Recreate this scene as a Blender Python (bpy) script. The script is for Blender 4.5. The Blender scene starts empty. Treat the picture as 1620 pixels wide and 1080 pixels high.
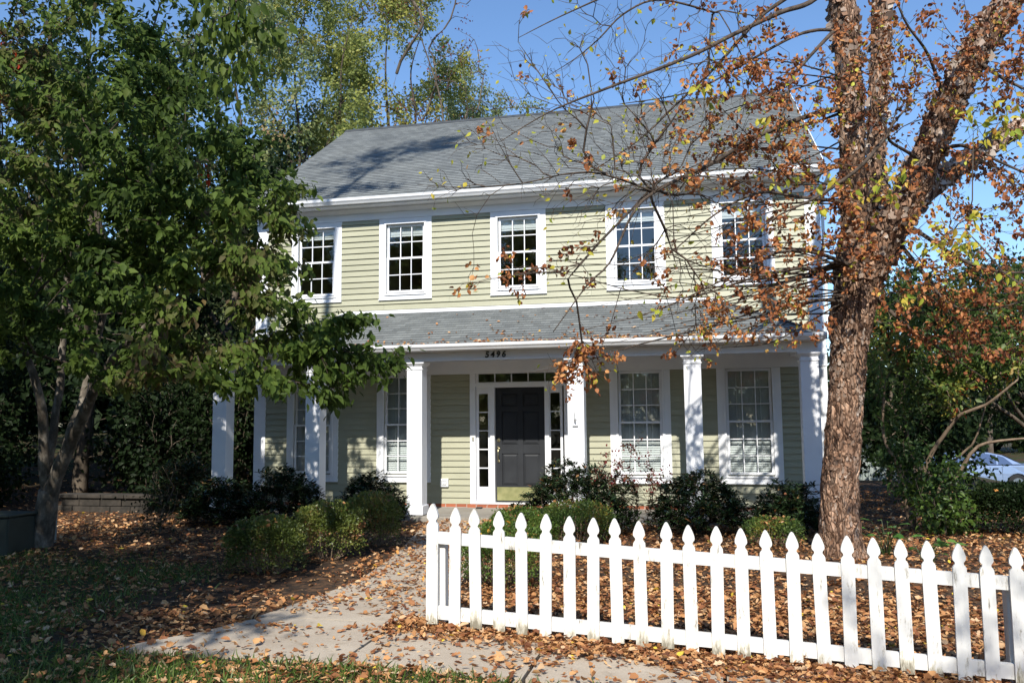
import bpy, math, random
import numpy as np
from mathutils import Vector, Matrix, noise
random.seed(7); RNG = np.random.default_rng(7)
R_ = math.radians
SC = bpy.context.scene
COL = SC.collection

# ------------------------------------------------------------------ camera
CAM = dict(f=1335.8, loc=(3.093, -15.028, 1.493), yaw=.2181, pitch=.0935, roll=-.0103)
def cam_axes():
    y, a, r = CAM['yaw'], CAM['pitch'], CAM['roll']
    F = Vector((-math.sin(y)*math.cos(a), math.cos(y)*math.cos(a), math.sin(a)))
    Rr = Vector((math.cos(y), math.sin(y), 0)); U = Rr.cross(F)
    return Rr*math.cos(r)+U*math.sin(r), -Rr*math.sin(r)+U*math.cos(r), F
CR, CU, CF = cam_axes(); CL = Vector(CAM['loc'])
def P(u, v, d):
    """world point seen at photo pixel (u, v) standing d metres deep"""
    return CL + (CF + CR*((u-810)/CAM['f']) - CU*((v-540)/CAM['f']))*d
cd = bpy.data.cameras.new('camera'); cam = bpy.data.objects.new('camera', cd); COL.objects.link(cam)
M = Matrix((CR, CU, -CF)).transposed().to_4x4(); M.translation = CL; cam.matrix_world = M
cd.sensor_width = 36; cd.lens = 36*CAM['f']/1620; cd.clip_end = 2000; cd.clip_start = .05
SC.camera = cam

# ------------------------------------------------------------------ terrain
def ss(a, b, x):
    t = np.clip((x-a)/(b-a), 0, 1); return t*t*(3-2*t)
def gz(x, y):
    x = np.asarray(x, float); y = np.asarray(y, float)
    s = 1-ss(-7.2, -3.5, y)
    g = -.15 - .055*np.clip(x-1, 0, 8)*s
    g = g - .05*ss(-1, -6, x)*0
    g = g + .9*ss(-7.5, -16, -(-x))*0
    g = g + 1.2*ss(7.5, 20, -x)*ss(-4, 6, y)              # rises in the woods to the left
    g = g - 1.05*ss(9.5, 16, x)*ss(-6, 2, y)               # street lies lower to the right
    g = g + .05*np.exp(-((x-4.6)**2+(y+4.3)**2)/1.0)       # mound at the birch
    g = g + .06*np.exp(-((x+5.4)**2+(y+5.3)**2)/.8)
    return g

# ------------------------------------------------------------------ materials
def newmat(name):
    m = bpy.data.materials.new(name); m.use_nodes = True; nt = m.node_tree
    return m, nt, nt.nodes['Principled BSDF']
def N(nt, t, **kw):
    n = nt.nodes.new(t)
    for k, v in kw.items(): setattr(n, k, v)
    return n
def ramp(nt, stops, interp='LINEAR'):
    r = N(nt, 'ShaderNodeValToRGB'); cr = r.color_ramp; cr.interpolation = interp
    while len(cr.elements) < len(stops): cr.elements.new(.5)
    for e, (p, c) in zip(cr.elements, stops): e.position = p; e.color = (*c, 1)
    return r
def noise_node(nt, scale, detail=4, rough=.55, coord='Object', vec=None, stretch=None):
    tc = N(nt, 'ShaderNodeTexCoord'); src = vec or tc.outputs[coord]
    if stretch:
        mp = N(nt, 'ShaderNodeMapping'); mp.inputs['Scale'].default_value = stretch
        nt.links.new(src, mp.inputs[0]); src = mp.outputs[0]
    n = N(nt, 'ShaderNodeTexNoise'); n.inputs['Scale'].default_value = scale
    n.inputs['Detail'].default_value = detail; n.inputs['Roughness'].default_value = rough
    nt.links.new(src, n.inputs['Vector']); return n
def bump(nt, bs, src, strength=.3, dist=.01):
    b = N(nt, 'ShaderNodeBump'); b.inputs['Strength'].default_value = strength; b.inputs['Distance'].default_value = dist
    nt.links.new(src, b.inputs['Height']); nt.links.new(b.outputs[0], bs.inputs['Normal'])
def simple(name, c1, c2=None, scale=6, rough=.6, bumpk=0, bscale=None, stretch=None, metal=0, spec=.5, bdist=.01, lo=.35, hi=.65):
    m, nt, b = newmat(name)
    b.inputs['Roughness'].default_value = rough; b.inputs['Metallic'].default_value = metal
    b.inputs['Specular IOR Level'].default_value = spec
    if c2 is None: b.inputs['Base Color'].default_value = (*c1, 1)
    else:
        n = noise_node(nt, scale, stretch=stretch); r = ramp(nt, [(lo, c1), (hi, c2)])
        nt.links.new(n.outputs[0], r.inputs[0]); nt.links.new(r.outputs[0], b.inputs['Base Color'])
    if bumpk:
        n2 = noise_node(nt, bscale or scale*4, 6, stretch=stretch); bump(nt, b, n2.outputs[0], bumpk, bdist)
    return m
def leafmat(name, stops, rough=.5, trans=.35, spec=.4, interp='LINEAR'):
    m, nt, b = newmat(name)
    a = N(nt, 'ShaderNodeAttribute', attribute_name='rnd')
    r = ramp(nt, stops, interp); nt.links.new(a.outputs['Fac'], r.inputs[0])
    nt.links.new(r.outputs[0], b.inputs['Base Color'])
    b.inputs['Roughness'].default_value = rough; b.inputs['Specular IOR Level'].default_value = spec
    if trans:
        t = N(nt, 'ShaderNodeBsdfTranslucent'); mx = N(nt, 'ShaderNodeMixShader'); mx.inputs[0].default_value = trans
        g = N(nt, 'ShaderNodeGamma'); g.inputs[1].default_value = .8
        nt.links.new(r.outputs[0], g.inputs[0]); nt.links.new(g.outputs[0], t.inputs[0])
        nt.links.new(b.outputs[0], mx.inputs[1]); nt.links.new(t.outputs[0], mx.inputs[2])
        nt.links.new(mx.outputs[0], nt.nodes['Material Output'].inputs[0])
    return m

MAT = {}
# painted trim with faint dirt
MAT['trim'] = simple('white_trim_paint', (.74, .76, .80), (.80, .81, .83), 2.5, .45, .04, 60, spec=.4)
MAT['gutter'] = simple('gutter_paint', (.70, .72, .75), (.80, .81, .82), 3, .4, 0, spec=.4)
# siding
def siding_mat():
    m, nt, b = newmat('sage_siding_paint')
    n = noise_node(nt, 1.2, 5, .6, stretch=(1, 1, 3)); r = ramp(nt, [(.3, (.350, .350, .252)), (.7, (.400, .397, .290))])
    n3 = noise_node(nt, 14, 6, .7, stretch=(.6, .6, 6))
    mx = N(nt, 'ShaderNodeMix', data_type='RGBA', blend_type='MULTIPLY'); mx.inputs[0].default_value = .35
    r2 = ramp(nt, [(.3, (.72, .72, .68)), (.6, (1, 1, 1))])
    nt.links.new(n.outputs[0], r.inputs[0]); nt.links.new(n3.outputs[0], r2.inputs[0])
    nt.links.new(r.outputs[0], mx.inputs[6]); nt.links.new(r2.outputs[0], mx.inputs[7])
    isl = N(nt, 'ShaderNodeNewGeometry'); r4 = ramp(nt, [(0, (.90, .90, .89)), (1, (1, 1, 1))]); nt.links.new(isl.outputs['Random Per Island'], r4.inputs[0])
    m4 = N(nt, 'ShaderNodeMix', data_type='RGBA', blend_type='MULTIPLY'); m4.inputs[0].default_value = 1; nt.links.new(mx.outputs[2], m4.inputs[6]); nt.links.new(r4.outputs[0], m4.inputs[7])
    nt.links.new(m4.outputs[2], b.inputs['Base Color']); b.inputs['Roughness'].default_value = .5
    b.inputs['Specular IOR Level'].default_value = .35
    n2 = noise_node(nt, 30, 4, stretch=(.15, .15, 4)); bump(nt, b, n2.outputs[0], .15, .004)
    return m
MAT['siding'] = siding_mat()
def shingle_mat():
    m, nt, b = newmat('grey_asphalt_shingles')
    uv = N(nt, 'ShaderNodeUVMap')
    br = N(nt, 'ShaderNodeTexBrick'); br.offset = .37; br.inputs['Scale'].default_value = 1
    br.inputs['Brick Width'].default_value = .17; br.inputs['Row Height'].default_value = .115
    br.inputs['Mortar Size'].default_value = .0018; br.inputs['Color1'].default_value = (.130, .138, .134, 1)
    br.inputs['Color2'].default_value = (.205, .216, .208, 1); br.inputs['Mortar'].default_value = (.07, .075, .085, 1)
    nt.links.new(uv.outputs[0], br.inputs['Vector'])
    n = N(nt, 'ShaderNodeTexNoise'); n.inputs['Scale'].default_value = 220; nt.links.new(uv.outputs[0], n.inputs['Vector'])
    n2 = N(nt, 'ShaderNodeTexNoise'); n2.inputs['Scale'].default_value = .9; n2.inputs['Detail'].default_value = 5
    nt.links.new(uv.outputs[0], n2.inputs['Vector'])
    r = ramp(nt, [(.35, (.72, .74, .77)), (.65, (1.12, 1.12, 1.12))]); nt.links.new(n.outputs[0], r.inputs[0])
    r2 = ramp(nt, [(.3, (.82, .84, .86)), (.7, (1.1, 1.1, 1.08))]); nt.links.new(n2.outputs[0], r2.inputs[0])
    m1 = N(nt, 'ShaderNodeMix', data_type='RGBA', blend_type='MULTIPLY'); m1.inputs[0].default_value = 1
    m2 = N(nt, 'ShaderNodeMix', data_type='RGBA', blend_type='MULTIPLY'); m2.inputs[0].default_value = 1
    nt.links.new(br.outputs['Color'], m1.inputs[6]); nt.links.new(r.outputs[0], m1.inputs[7])
    nt.links.new(m1.outputs[2], m2.inputs[6]); nt.links.new(r2.outputs[0], m2.inputs[7])
    nt.links.new(m2.outputs[2], b.inputs['Base Color']); b.inputs['Roughness'].default_value = .85
    bump(nt, b, n.outputs[0], .4, .004)
    return m
MAT['shingle'] = shingle_mat()
MAT['ridge'] = simple('dark_ridge_cap', (.03, .035, .04), (.06, .065, .07), 8, .9, .3, 80)
MAT['door'] = simple('charcoal_door_paint', (.027, .029, .033), (.034, .037, .042), 3, .5, .05, 40, spec=.16)
def metal(name, c, rough): return simple(name, c, tuple(x*.8 for x in c), 12, rough, 0, metal=1)
MAT['brass'] = metal('worn_brass', (.62, .55, .34), .3)
MAT['kick'] = simple('dull_brass_kick_plate', (.30, .31, .14), (.42, .41, .20), 9, .45, 0, metal=.6, spec=.5)
MAT['iron'] = simple('black_iron', (.012, .012, .013), None, rough=.5)
MAT['interior'] = simple('beige_interior_wall', (.40, .37, .24), None, rough=.9)
MAT['floorwood'] = simple('interior_floor', (.16, .11, .07), None, rough=.6)
MAT['blind'] = simple('white_blind_slats', (.66, .70, .71), (.72, .75, .76), 4, .6)
MAT['plastic'] = simple('white_plastic', (.72, .73, .73), None, rough=.4)
MAT['greyplastic'] = simple('grey_plastic', (.35, .36, .37), None, rough=.5)
def glass_mat(name='window_glass', tint=(.86, .89, .88), f0=.10):
    m, nt, b = newmat(name); nt.nodes.remove(b)
    t = N(nt, 'ShaderNodeBsdfTransparent'); t.inputs[0].default_value = (*tint, 1)
    g = N(nt, 'ShaderNodeBsdfGlossy'); g.inputs['Roughness'].default_value = .015
    fr = N(nt, 'ShaderNodeLayerWeight'); fr.inputs[0].default_value = .25
    mr = N(nt, 'ShaderNodeMapRange'); mr.inputs['To Min'].default_value = f0; mr.inputs['To Max'].default_value = .9
    nt.links.new(fr.outputs['Fresnel'], mr.inputs[0]); mx = N(nt, 'ShaderNodeMixShader')
    n = noise_node(nt, 2.2, 3); bp = N(nt, 'ShaderNodeBump'); bp.inputs['Strength'].default_value = .12; bp.inputs['Distance'].default_value = .02
    nt.links.new(n.outputs[0], bp.inputs['Height']); nt.links.new(bp.outputs[0], g.inputs['Normal'])
    nt.links.new(mr.outputs[0], mx.inputs[0]); nt.links.new(t.outputs[0], mx.inputs[1]); nt.links.new(g.outputs[0], mx.inputs[2])
    nt.links.new(mx.outputs[0], nt.nodes['Material Output'].inputs[0]); return m
MAT['glass'] = glass_mat()
def brick_mat():
    m, nt, b = newmat('red_brick'); tc = N(nt, 'ShaderNodeTexCoord')
    mp = N(nt, 'ShaderNodeMapping'); mp.inputs['Rotation'].default_value = (R_(90), 0, 0); nt.links.new(tc.outputs['Object'], mp.inputs[0])
    br = N(nt, 'ShaderNodeTexBrick'); br.inputs['Scale'].default_value = 1; br.inputs['Brick Width'].default_value = .2
    br.inputs['Row Height'].default_value = .07; br.inputs['Mortar Size'].default_value = .006
    br.inputs['Color1'].default_value = (.42, .13, .06, 1); br.inputs['Color2'].default_value = (.30, .09, .045, 1); br.inputs['Mortar'].default_value = (.4, .36, .32, 1)
    nt.links.new(mp.outputs[0], br.inputs['Vector']); nt.links.new(br.outputs[0], b.inputs['Base Color']); b.inputs['Roughness'].default_value = .9
    return m
MAT['brick'] = brick_mat()
def concrete(name, a, bcol, crack=True):
    m, nt, b = newmat(name)
    n1 = noise_node(nt, 1.6, 6, .65); n2 = noise_node(nt, 60, 6, .7)
    r1 = ramp(nt, [(.3, a), (.72, bcol)]); r2 = ramp(nt, [(.3, (.80, .80, .79)), (.7, (1.08, 1.08, 1.08))])
    nt.links.new(n1.outputs[0], r1.inputs[0]); nt.links.new(n2.outputs[0], r2.inputs[0])
    mx = N(nt, 'ShaderNodeMix', data_type='RGBA', blend_type='MULTIPLY'); mx.inputs[0].default_value = 1
    nt.links.new(r1.outputs[0], mx.inputs[6]); nt.links.new(r2.outputs[0], mx.inputs[7])
    n3 = noise_node(nt, 7, 4, .6); r3 = ramp(nt, [(.28, (.62, .58, .52)), (.42, (1, 1, 1))]); nt.links.new(n3.outputs[0], r3.inputs[0])
    m2 = N(nt, 'ShaderNodeMix', data_type='RGBA', blend_type='MULTIPLY'); m2.inputs[0].default_value = .8
    nt.links.new(mx.outputs[2], m2.inputs[6]); nt.links.new(r3.outputs[0], m2.inputs[7])
    nt.links.new(m2.outputs[2], b.inputs['Base Color']); b.inputs['Roughness'].default_value = .9
    bump(nt, b, n2.outputs[0], .35, .004); return m
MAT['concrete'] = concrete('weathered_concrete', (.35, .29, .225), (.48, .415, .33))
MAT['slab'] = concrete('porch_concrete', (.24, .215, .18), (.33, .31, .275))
MAT['asphalt'] = concrete('pale_asphalt', (.13, .135, .14), (.18, .18, .185))
def ground_mat():
    m, nt, b = newmat('leafy_soil')
    v = N(nt, 'ShaderNodeTexVoronoi'); v.inputs['Scale'].default_value = 17; tc = N(nt, 'ShaderNodeTexCoord'); nt.links.new(tc.outputs['Object'], v.inputs['Vector'])
    sx = N(nt, 'ShaderNodeSeparateColor'); nt.links.new(v.outputs['Color'], sx.inputs[0])
    r = ramp(nt, [(0, (.022, .015, .010)), (.45, (.05, .032, .02)), (.75, (.13, .065, .03)), (1, (.19, .10, .05))]); nt.links.new(sx.outputs[0], r.inputs[0])
    n = noise_node(nt, 1.1, 6, .6); g = ramp(nt, [(.42, (0, 0, 0)), (.6, (1, 1, 1))]); nt.links.new(n.outputs[0], g.inputs[0])
    n2 = noise_node(nt, 45, 5, .7); gc = ramp(nt, [(.3, (.012, .022, .006)), (.7, (.045, .07, .02))]); nt.links.new(n2.outputs[0], gc.inputs[0])
    n4 = noise_node(nt, 30, 5, .7); sc = ramp(nt, [(.3, (.018, .013, .010)), (.7, (.06, .042, .03))]); nt.links.new(n4.outputs[0], sc.inputs[0])
    mx = N(nt, 'ShaderNodeMix', data_type='RGBA'); mx.inputs[0].default_value = .5
    nt.links.new(r.outputs[0], mx.inputs[6]); nt.links.new(sc.outputs[0], mx.inputs[7])
    mx2 = N(nt, 'ShaderNodeMix', data_type='RGBA'); at = N(nt, 'ShaderNodeAttribute', attribute_name='lawn')
    mu = N(nt, 'ShaderNodeMath', operation='MULTIPLY'); nt.links.new(at.outputs['Fac'], mu.inputs[0]); nt.links.new(g.outputs[0], mu.inputs[1])
    nt.links.new(mu.outputs[0], mx2.inputs[0]); nt.links.new(mx.outputs[2], mx2.inputs[6]); nt.links.new(gc.outputs[0], mx2.inputs[7])
    nt.links.new(mx2.outputs[2], b.inputs['Base Color']); b.inputs['Roughness'].default_value = .95; b.inputs['Specular IOR Level'].default_value = .2
    bump(nt, b, v.outputs['Distance'], .5, .02); return m
MAT['ground'] = ground_mat()
def fence_mat():
    m, nt, b = newmat('chalky_white_fence_paint')
    geo = N(nt, 'ShaderNodeNewGeometry').outputs['Position']
    n = noise_node(nt, 9, 8, .75, vec=geo, stretch=(2.2, 2.2, .5)); r = ramp(nt, [(.33, (.16, .15, .13)), (.375, (.46, .44, .39)), (.43, (.67, .665, .64))])
    nt.links.new(n.outputs[0], r.inputs[0])
    at = N(nt, 'ShaderNodeAttribute', attribute_name='dirt')
    n2 = noise_node(nt, 22, 6, .75, vec=geo, stretch=(1.5, 1.5, .35)); ad = N(nt, 'ShaderNodeMath', operation='SUBTRACT')
    nt.links.new(at.outputs['Fac'], ad.inputs[0]); nt.links.new(n2.outputs[0], ad.inputs[1])
    r2 = ramp(nt, [(.0, (1, 1, 1)), (.08, (.80, .77, .66)), (.22, (.34, .31, .24))]); nt.links.new(ad.outputs[0], r2.inputs[0])
    mx = N(nt, 'ShaderNodeMix', data_type='RGBA', blend_type='MULTIPLY'); mx.inputs[0].default_value = 1
    nt.links.new(r.outputs[0], mx.inputs[6]); nt.links.new(r2.outputs[0], mx.inputs[7]); nt.links.new(mx.outputs[2], b.inputs['Base Color'])
    b.inputs['Roughness'].default_value = .65; b.inputs['Specular IOR Level'].default_value = .3
    n3 = noise_node(nt, 30, 4, vec=geo, stretch=(4, 4, .3)); bump(nt, b, n3.outputs[0], .4, .004); return m
MAT['fence'] = fence_mat()
def bark(name, stops, scale, stretch, bk=.8, bd=.02):
    m, nt, b = newmat(name); n = noise_node(nt, scale, 7, .68, stretch=stretch); r = ramp(nt, stops)
    nt.links.new(n.outputs[0], r.inputs[0]); nt.links.new(r.outputs[0], b.inputs['Base Color']); b.inputs['Roughness'].default_value = .9
    b.inputs['Specular IOR Level'].default_value = .2
    n2 = noise_node(nt, scale*2.2, 6, .7, stretch=stretch); bump(nt, b, n2.outputs[0], bk, bd); return m
MAT['birchbark'] = bark('river_birch_bark', [(.32, (.055, .036, .026)), (.44, (.17, .11, .078)), (.55, (.30, .21, .155)), (.7, (.42, .34, .28))], 9, (1.2, 1.2, .45))
def crack_bark(m):
    nt = m.node_tree; b = nt.nodes['Principled BSDF']; src = b.inputs['Base Color'].links[0].from_socket
    tc = N(nt, 'ShaderNodeTexCoord'); mp = N(nt, 'ShaderNodeMapping'); mp.inputs['Scale'].default_value = (1, 1, .34); nt.links.new(tc.outputs['Object'], mp.inputs[0])
    nn_ = N(nt, 'ShaderNodeTexNoise'); nn_.inputs['Scale'].default_value = 12; nt.links.new(mp.outputs[0], nn_.inputs['Vector'])
    wv = N(nt, 'ShaderNodeMix', data_type='RGBA', blend_type='LINEAR_LIGHT'); wv.inputs[0].default_value = .05; nt.links.new(mp.outputs[0], wv.inputs[6]); nt.links.new(nn_.outputs['Color'], wv.inputs[7])
    v = N(nt, 'ShaderNodeTexVoronoi', feature='DISTANCE_TO_EDGE'); v.inputs['Scale'].default_value = 24; nt.links.new(wv.outputs[2], v.inputs['Vector'])
    v2 = N(nt, 'ShaderNodeTexVoronoi'); v2.inputs['Scale'].default_value = 24; nt.links.new(wv.outputs[2], v2.inputs['Vector'])
    r1 = ramp(nt, [(0, (.34, .28, .24)), (.12, (1, 1, 1))]); nt.links.new(v.outputs['Distance'], r1.inputs[0])
    r2 = ramp(nt, [(.1, (.72, .66, .62)), (.9, (1.6, 1.45, 1.32))]); sx = N(nt, 'ShaderNodeSeparateColor'); nt.links.new(v2.outputs['Color'], sx.inputs[0]); nt.links.new(sx.outputs[0], r2.inputs[0])
    m1 = N(nt, 'ShaderNodeMix', data_type='RGBA', blend_type='MULTIPLY'); m1.inputs[0].default_value = 1; m2 = N(nt, 'ShaderNodeMix', data_type='RGBA', blend_type='MULTIPLY'); m2.inputs[0].default_value = 1
    nt.links.new(src, m1.inputs[6]); nt.links.new(r1.outputs[0], m1.inputs[7]); nt.links.new(m1.outputs[2], m2.inputs[6]); nt.links.new(r2.outputs[0], m2.inputs[7]); nt.links.new(m2.outputs[2], b.inputs['Base Color'])
    bp = N(nt, 'ShaderNodeBump'); bp.inputs['Strength'].default_value = .9; bp.inputs['Distance'].default_value = .02; rr = ramp(nt, [(0, (0, 0, 0)), (.25, (1, 1, 1))]); nt.links.new(v.outputs['Distance'], rr.inputs[0])
    nt.links.new(rr.outputs[0], bp.inputs['Height']); old = b.inputs['Normal'].links[0].from_node; nt.links.new(old.outputs[0], bp.inputs['Normal']); nt.links.new(bp.outputs[0], b.inputs['Normal'])
crack_bark(MAT['birchbark'])
MAT['flap'] = leafmat('peeling_bark', [(0, (.06, .042, .032)), (.22, (.15, .10, .074)), (.42, (.33, .19, .12)), (.6, (.32, .235, .18)), (.8, (.42, .335, .275)), (.92, (.46, .39, .33)), (1, (.58, .50, .43))], .8, .12, .2)
MAT['branch'] = bark('grey_brown_twigs', [(.35, (.035, .026, .020)), (.65, (.12, .092, .072))], 8, (1, 1, 1), .3)
MAT['dogbark'] = bark('grey_tree_bark', [(.35, (.05, .041, .032)), (.5, (.11, .094, .075)), (.68, (.27, .24, .20))], 7, (1, 1, .6), .5, .01)
MAT['woodbark'] = bark('dark_tree_bark', [(.35, (.05, .04, .03)), (.65, (.15, .12, .09))], 6, (1, 1, .4), .5)
MAT['tanbark'] = bark('tan_stem_bark', [(.35, (.10, .07, .048)), (.65, (.25, .185, .13))], 9, (1, 1, .5), .4, .008)

MAT['l_dog'] = leafmat('dogwood_leaf', [(0, (.034, .058, .012)), (.3, (.068, .112, .022)), (.6, (.135, .195, .038)), (.78, (.115, .118, .042)), (.93, (.135, .090, .055)), (.985, (.24, .17, .04)), (1, (.45, .04, .012))], .55, .48, .15)
MAT['l_over'] = leafmat('overhanging_leaf', [(0, (.05, .085, .014)), (.6, (.11, .16, .025)), (1, (.20, .22, .035))], .55, .45, .2)
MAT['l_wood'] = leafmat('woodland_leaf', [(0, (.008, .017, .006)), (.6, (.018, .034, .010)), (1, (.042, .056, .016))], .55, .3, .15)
MAT['l_autumn'] = leafmat('turning_leaf', [(0, (.13, .17, .05)), (.4, (.27, .31, .08)), (.7, (.44, .42, .09)), (.9, (.52, .36, .07)), (1, (.34, .15, .08))], .5, .45)
MAT['l_olive'] = leafmat('olive_leaf', [(0, (.11, .15, .06)), (.5, (.23, .28, .10)), (.85, (.36, .37, .13)), (1, (.36, .20, .11))], .5, .45)
MAT['l_birch'] = leafmat('withered_birch_leaf', [(0, (.13, .045, .02)), (.35, (.32, .11, .04)), (.65, (.50, .21, .075)), (.87, (.62, .33, .12)), (.91, (.60, .44, .06)), (1, (.46, .50, .07))], .6, .3, .3)
MAT['l_yellow'] = leafmat('yellow_birch_leaf', [(0, (.26, .34, .04)), (.5, (.50, .48, .05)), (.85, (.60, .46, .06)), (1, (.50, .22, .05))], .5, .42, .3)
MAT['l_shade'] = leafmat('mixed_shrub_leaf', [(0, (.03, .065, .014)), (.5, (.075, .13, .025)), (.75, (.15, .20, .04)), (.9, (.30, .28, .04)), (.97, (.34, .14, .04)), (1, (.28, .05, .02))], .5, .4)
MAT['l_box'] = leafmat('boxwood_leaf', [(0, (.04, .06, .014)), (.45, (.10, .135, .026)), (.8, (.20, .225, .05)), (.92, (.22, .16, .05)), (1, (.28, .11, .05))], .4, .3)
MAT['l_boxg'] = leafmat('bright_boxwood_leaf', [(0, (.04, .075, .012)), (.5, (.09, .155, .025)), (.9, (.18, .24, .05)), (1, (.3, .16, .06))], .4, .35)
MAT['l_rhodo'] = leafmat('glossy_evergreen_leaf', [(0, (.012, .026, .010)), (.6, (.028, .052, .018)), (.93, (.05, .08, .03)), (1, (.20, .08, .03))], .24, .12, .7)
MAT['l_nand'] = leafmat('nandina_leaf', [(0, (.10, .02, .02)), (.4, (.24, .03, .03)), (.7, (.16, .07, .03)), (1, (.08, .10, .03))], .45, .3)
MAT['l_hosta'] = leafmat('bright_broad_leaf', [(0, (.06, .16, .03)), (1, (.15, .30, .06))], .4, .35)
MAT['l_ground'] = leafmat('fallen_leaf', [(0, (.10, .036, .018)), (.22, (.24, .092, .038)), (.5, (.43, .205, .08)), (.72, (.57, .33, .145)), (.88, (.62, .44, .28)), (.94, (.62, .26, .04)), (1, (.68, .50, .06))], .62, .15, .3)
MAT['grass'] = leafmat('grass_blade', [(0, (.04, .075, .014)), (.6, (.085, .15, .025)), (.9, (.15, .20, .045)), (1, (.30, .24, .12))], .5, .3)
MAT['carpaint'] = simple('silver_blue_car_paint', (.26, .34, .50), None, rough=.25, metal=.4, spec=.6)
MAT['carglass'] = simple('car_glass', (.06, .09, .17), None, rough=.06, spec=.8)
MAT['tyre'] = simple('black_tyre_rubber', (.015, .015, .016), None, rough=.85)
MAT['rim'] = metal('alloy_rim', (.62, .64, .68), .28)
MAT['utility'] = simple('dark_green_box_paint', (.018, .026, .02), (.028, .038, .03), 4, .5)
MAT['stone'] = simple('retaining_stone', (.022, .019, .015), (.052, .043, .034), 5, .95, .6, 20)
MAT['palewood'] = simple('pale_fence_boards', (.22, .26, .245), (.30, .34, .32), 3, .8, .2)
MAT['sticker'] = simple('blue_white_sticker', (.45, .58, .85), (.8, .82, .85), 30, .4)

# ------------------------------------------------------------------ mesh tools
def origin_of(parent):
    o = Vector((0, 0, 0))
    while parent is not None: o += parent.location; parent = parent.parent
    return o
class MB:
    def __init__(s): s.v = []; s.f = []; s.uv = None
    def add(s, vs, fs):
        k = len(s.v); s.v += [tuple(x) for x in vs]; s.f += [tuple(i+k for i in f) for f in fs]; return k
    def box(s, x0, x1, y0, y1, z0, z1):
        s.add([(x0, y0, z0), (x1, y0, z0), (x1, y1, z0), (x0, y1, z0), (x0, y0, z1), (x1, y0, z1), (x1, y1, z1), (x0, y1, z1)],
              [(0, 3, 2, 1), (4, 5, 6, 7), (0, 1, 5, 4), (1, 2, 6, 5), (2, 3, 7, 6), (3, 0, 4, 7)]); return s
    def prism_x(s, prof, x0, x1):      # prof: list of (y, z)
        n = len(prof); s.add([(x0, y, z) for y, z in prof]+[(x1, y, z) for y, z in prof],
              [tuple(range(n)), tuple(range(2*n-1, n-1, -1))]+[(i, i+n, (i+1) % n+n, (i+1) % n) for i in range(n)]); return s
    def prism_y(s, prof, y0, y1):      # prof: list of (x, z)
        n = len(prof); s.add([(x, y0, z) for x, z in prof]+[(x, y1, z) for x, z in prof],
              [tuple(range(n)), tuple(range(2*n-1, n-1, -1))]+[(i, i+n, (i+1) % n+n, (i+1) % n) for i in range(n)]); return s
    def tube(s, pts, rad, n=6, cap=True):
        pts = [Vector(p) for p in pts]; m = len(pts); ref = None; rings = []
        for i in range(m):
            t = (pts[min(i+1, m-1)]-pts[max(i-1, 0)])
            if t.length < 1e-9: t = Vector((0, 0, 1))
            t.normalize()
            if ref is None: ref = t.orthogonal().normalized()
            ref = (ref-t*ref.dot(t))
            if ref.length < 1e-6: ref = t.orthogonal()
            ref.normalize(); b = t.cross(ref); r = rad[i] if hasattr(rad, '__len__') else rad
            rings.append([pts[i]+(ref*math.cos(2*math.pi*k/n)+b*math.sin(2*math.pi*k/n))*r for k in range(n)])
        vs = [p for rg in rings for p in rg]
        fs = [(i*n+k, i*n+(k+1) % n, (i+1)*n+(k+1) % n, (i+1)*n+k) for i in range(m-1) for k in range(n)]
        if cap: fs += [tuple(range(n-1, -1, -1)), tuple((m-1)*n+k for k in range(n))]
        s.add(vs, fs); return s
    def lathe(s, c, prof, n=20):       # prof (r, z)
        c = Vector(c); vs = []; m = len(prof)
        for r, z in prof:
            for k in range(n): vs.append(c+Vector((r*math.cos(2*math.pi*k/n), r*math.sin(2*math.pi*k/n), z)))
        fs = [(i*n+k, i*n+(k+1) % n, (i+1)*n+(k+1) % n, (i+1)*n+k) for i in range(m-1) for k in range(n)]
        fs += [tuple(range(n-1, -1, -1)), tuple((m-1)*n+k for k in range(n))]; s.add(vs, fs); return s
    def lathe_y(s, c, prof, n=20):     # axis along -y, prof (r, dy)
        c = Vector(c); vs = []; m = len(prof)
        for r, d in prof:
            for k in range(n): vs.append(c+Vector((r*math.cos(2*math.pi*k/n), -d, r*math.sin(2*math.pi*k/n))))
        fs = [(i*n+k, (i+1)*n+k, (i+1)*n+(k+1) % n, i*n+(k+1) % n) for i in range(m-1) for k in range(n)]
        fs += [tuple(range(n)), tuple((m-1)*n+k for k in range(n-1, -1, -1))]; s.add(vs, fs); return s
    def build(s, name, mat, parent=None, smooth=False, bevel=0, base=None):
        me = bpy.data.meshes.new(name)
        o0 = origin_of(parent) if base is None else Vector(base)
        me.from_pydata([(a-o0.x, b-o0.y, c-o0.z) for a, b, c in s.v], [], s.f); me.materials.append(mat)
        if smooth: me.polygons.foreach_set('use_smooth', [True]*len(me.polygons))
        me.update(); o = bpy.data.objects.new(name, me); COL.objects.link(o); o.parent = parent
        if base is not None: o.location = Vector(base)-origin_of(parent)
        if bevel:
            b = o.modifiers.new('bevel', 'BEVEL'); b.width = bevel; b.segments = 2; b.limit_method = 'ANGLE'
        return o
def thing(name, loc, label, cat, group=None):
    o = bpy.data.objects.new(name, None); COL.objects.link(o); o.location = loc; o['label'] = label; o['category'] = cat
    o.empty_display_size = .1
    if group: o['group'] = group
    return o
def tag(o, label=None, cat=None, group=None, kind=None):
    if label: o['label'] = label
    if cat: o['category'] = cat
    if group: o['group'] = group
    if kind: o['kind'] = kind
    return o

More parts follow.
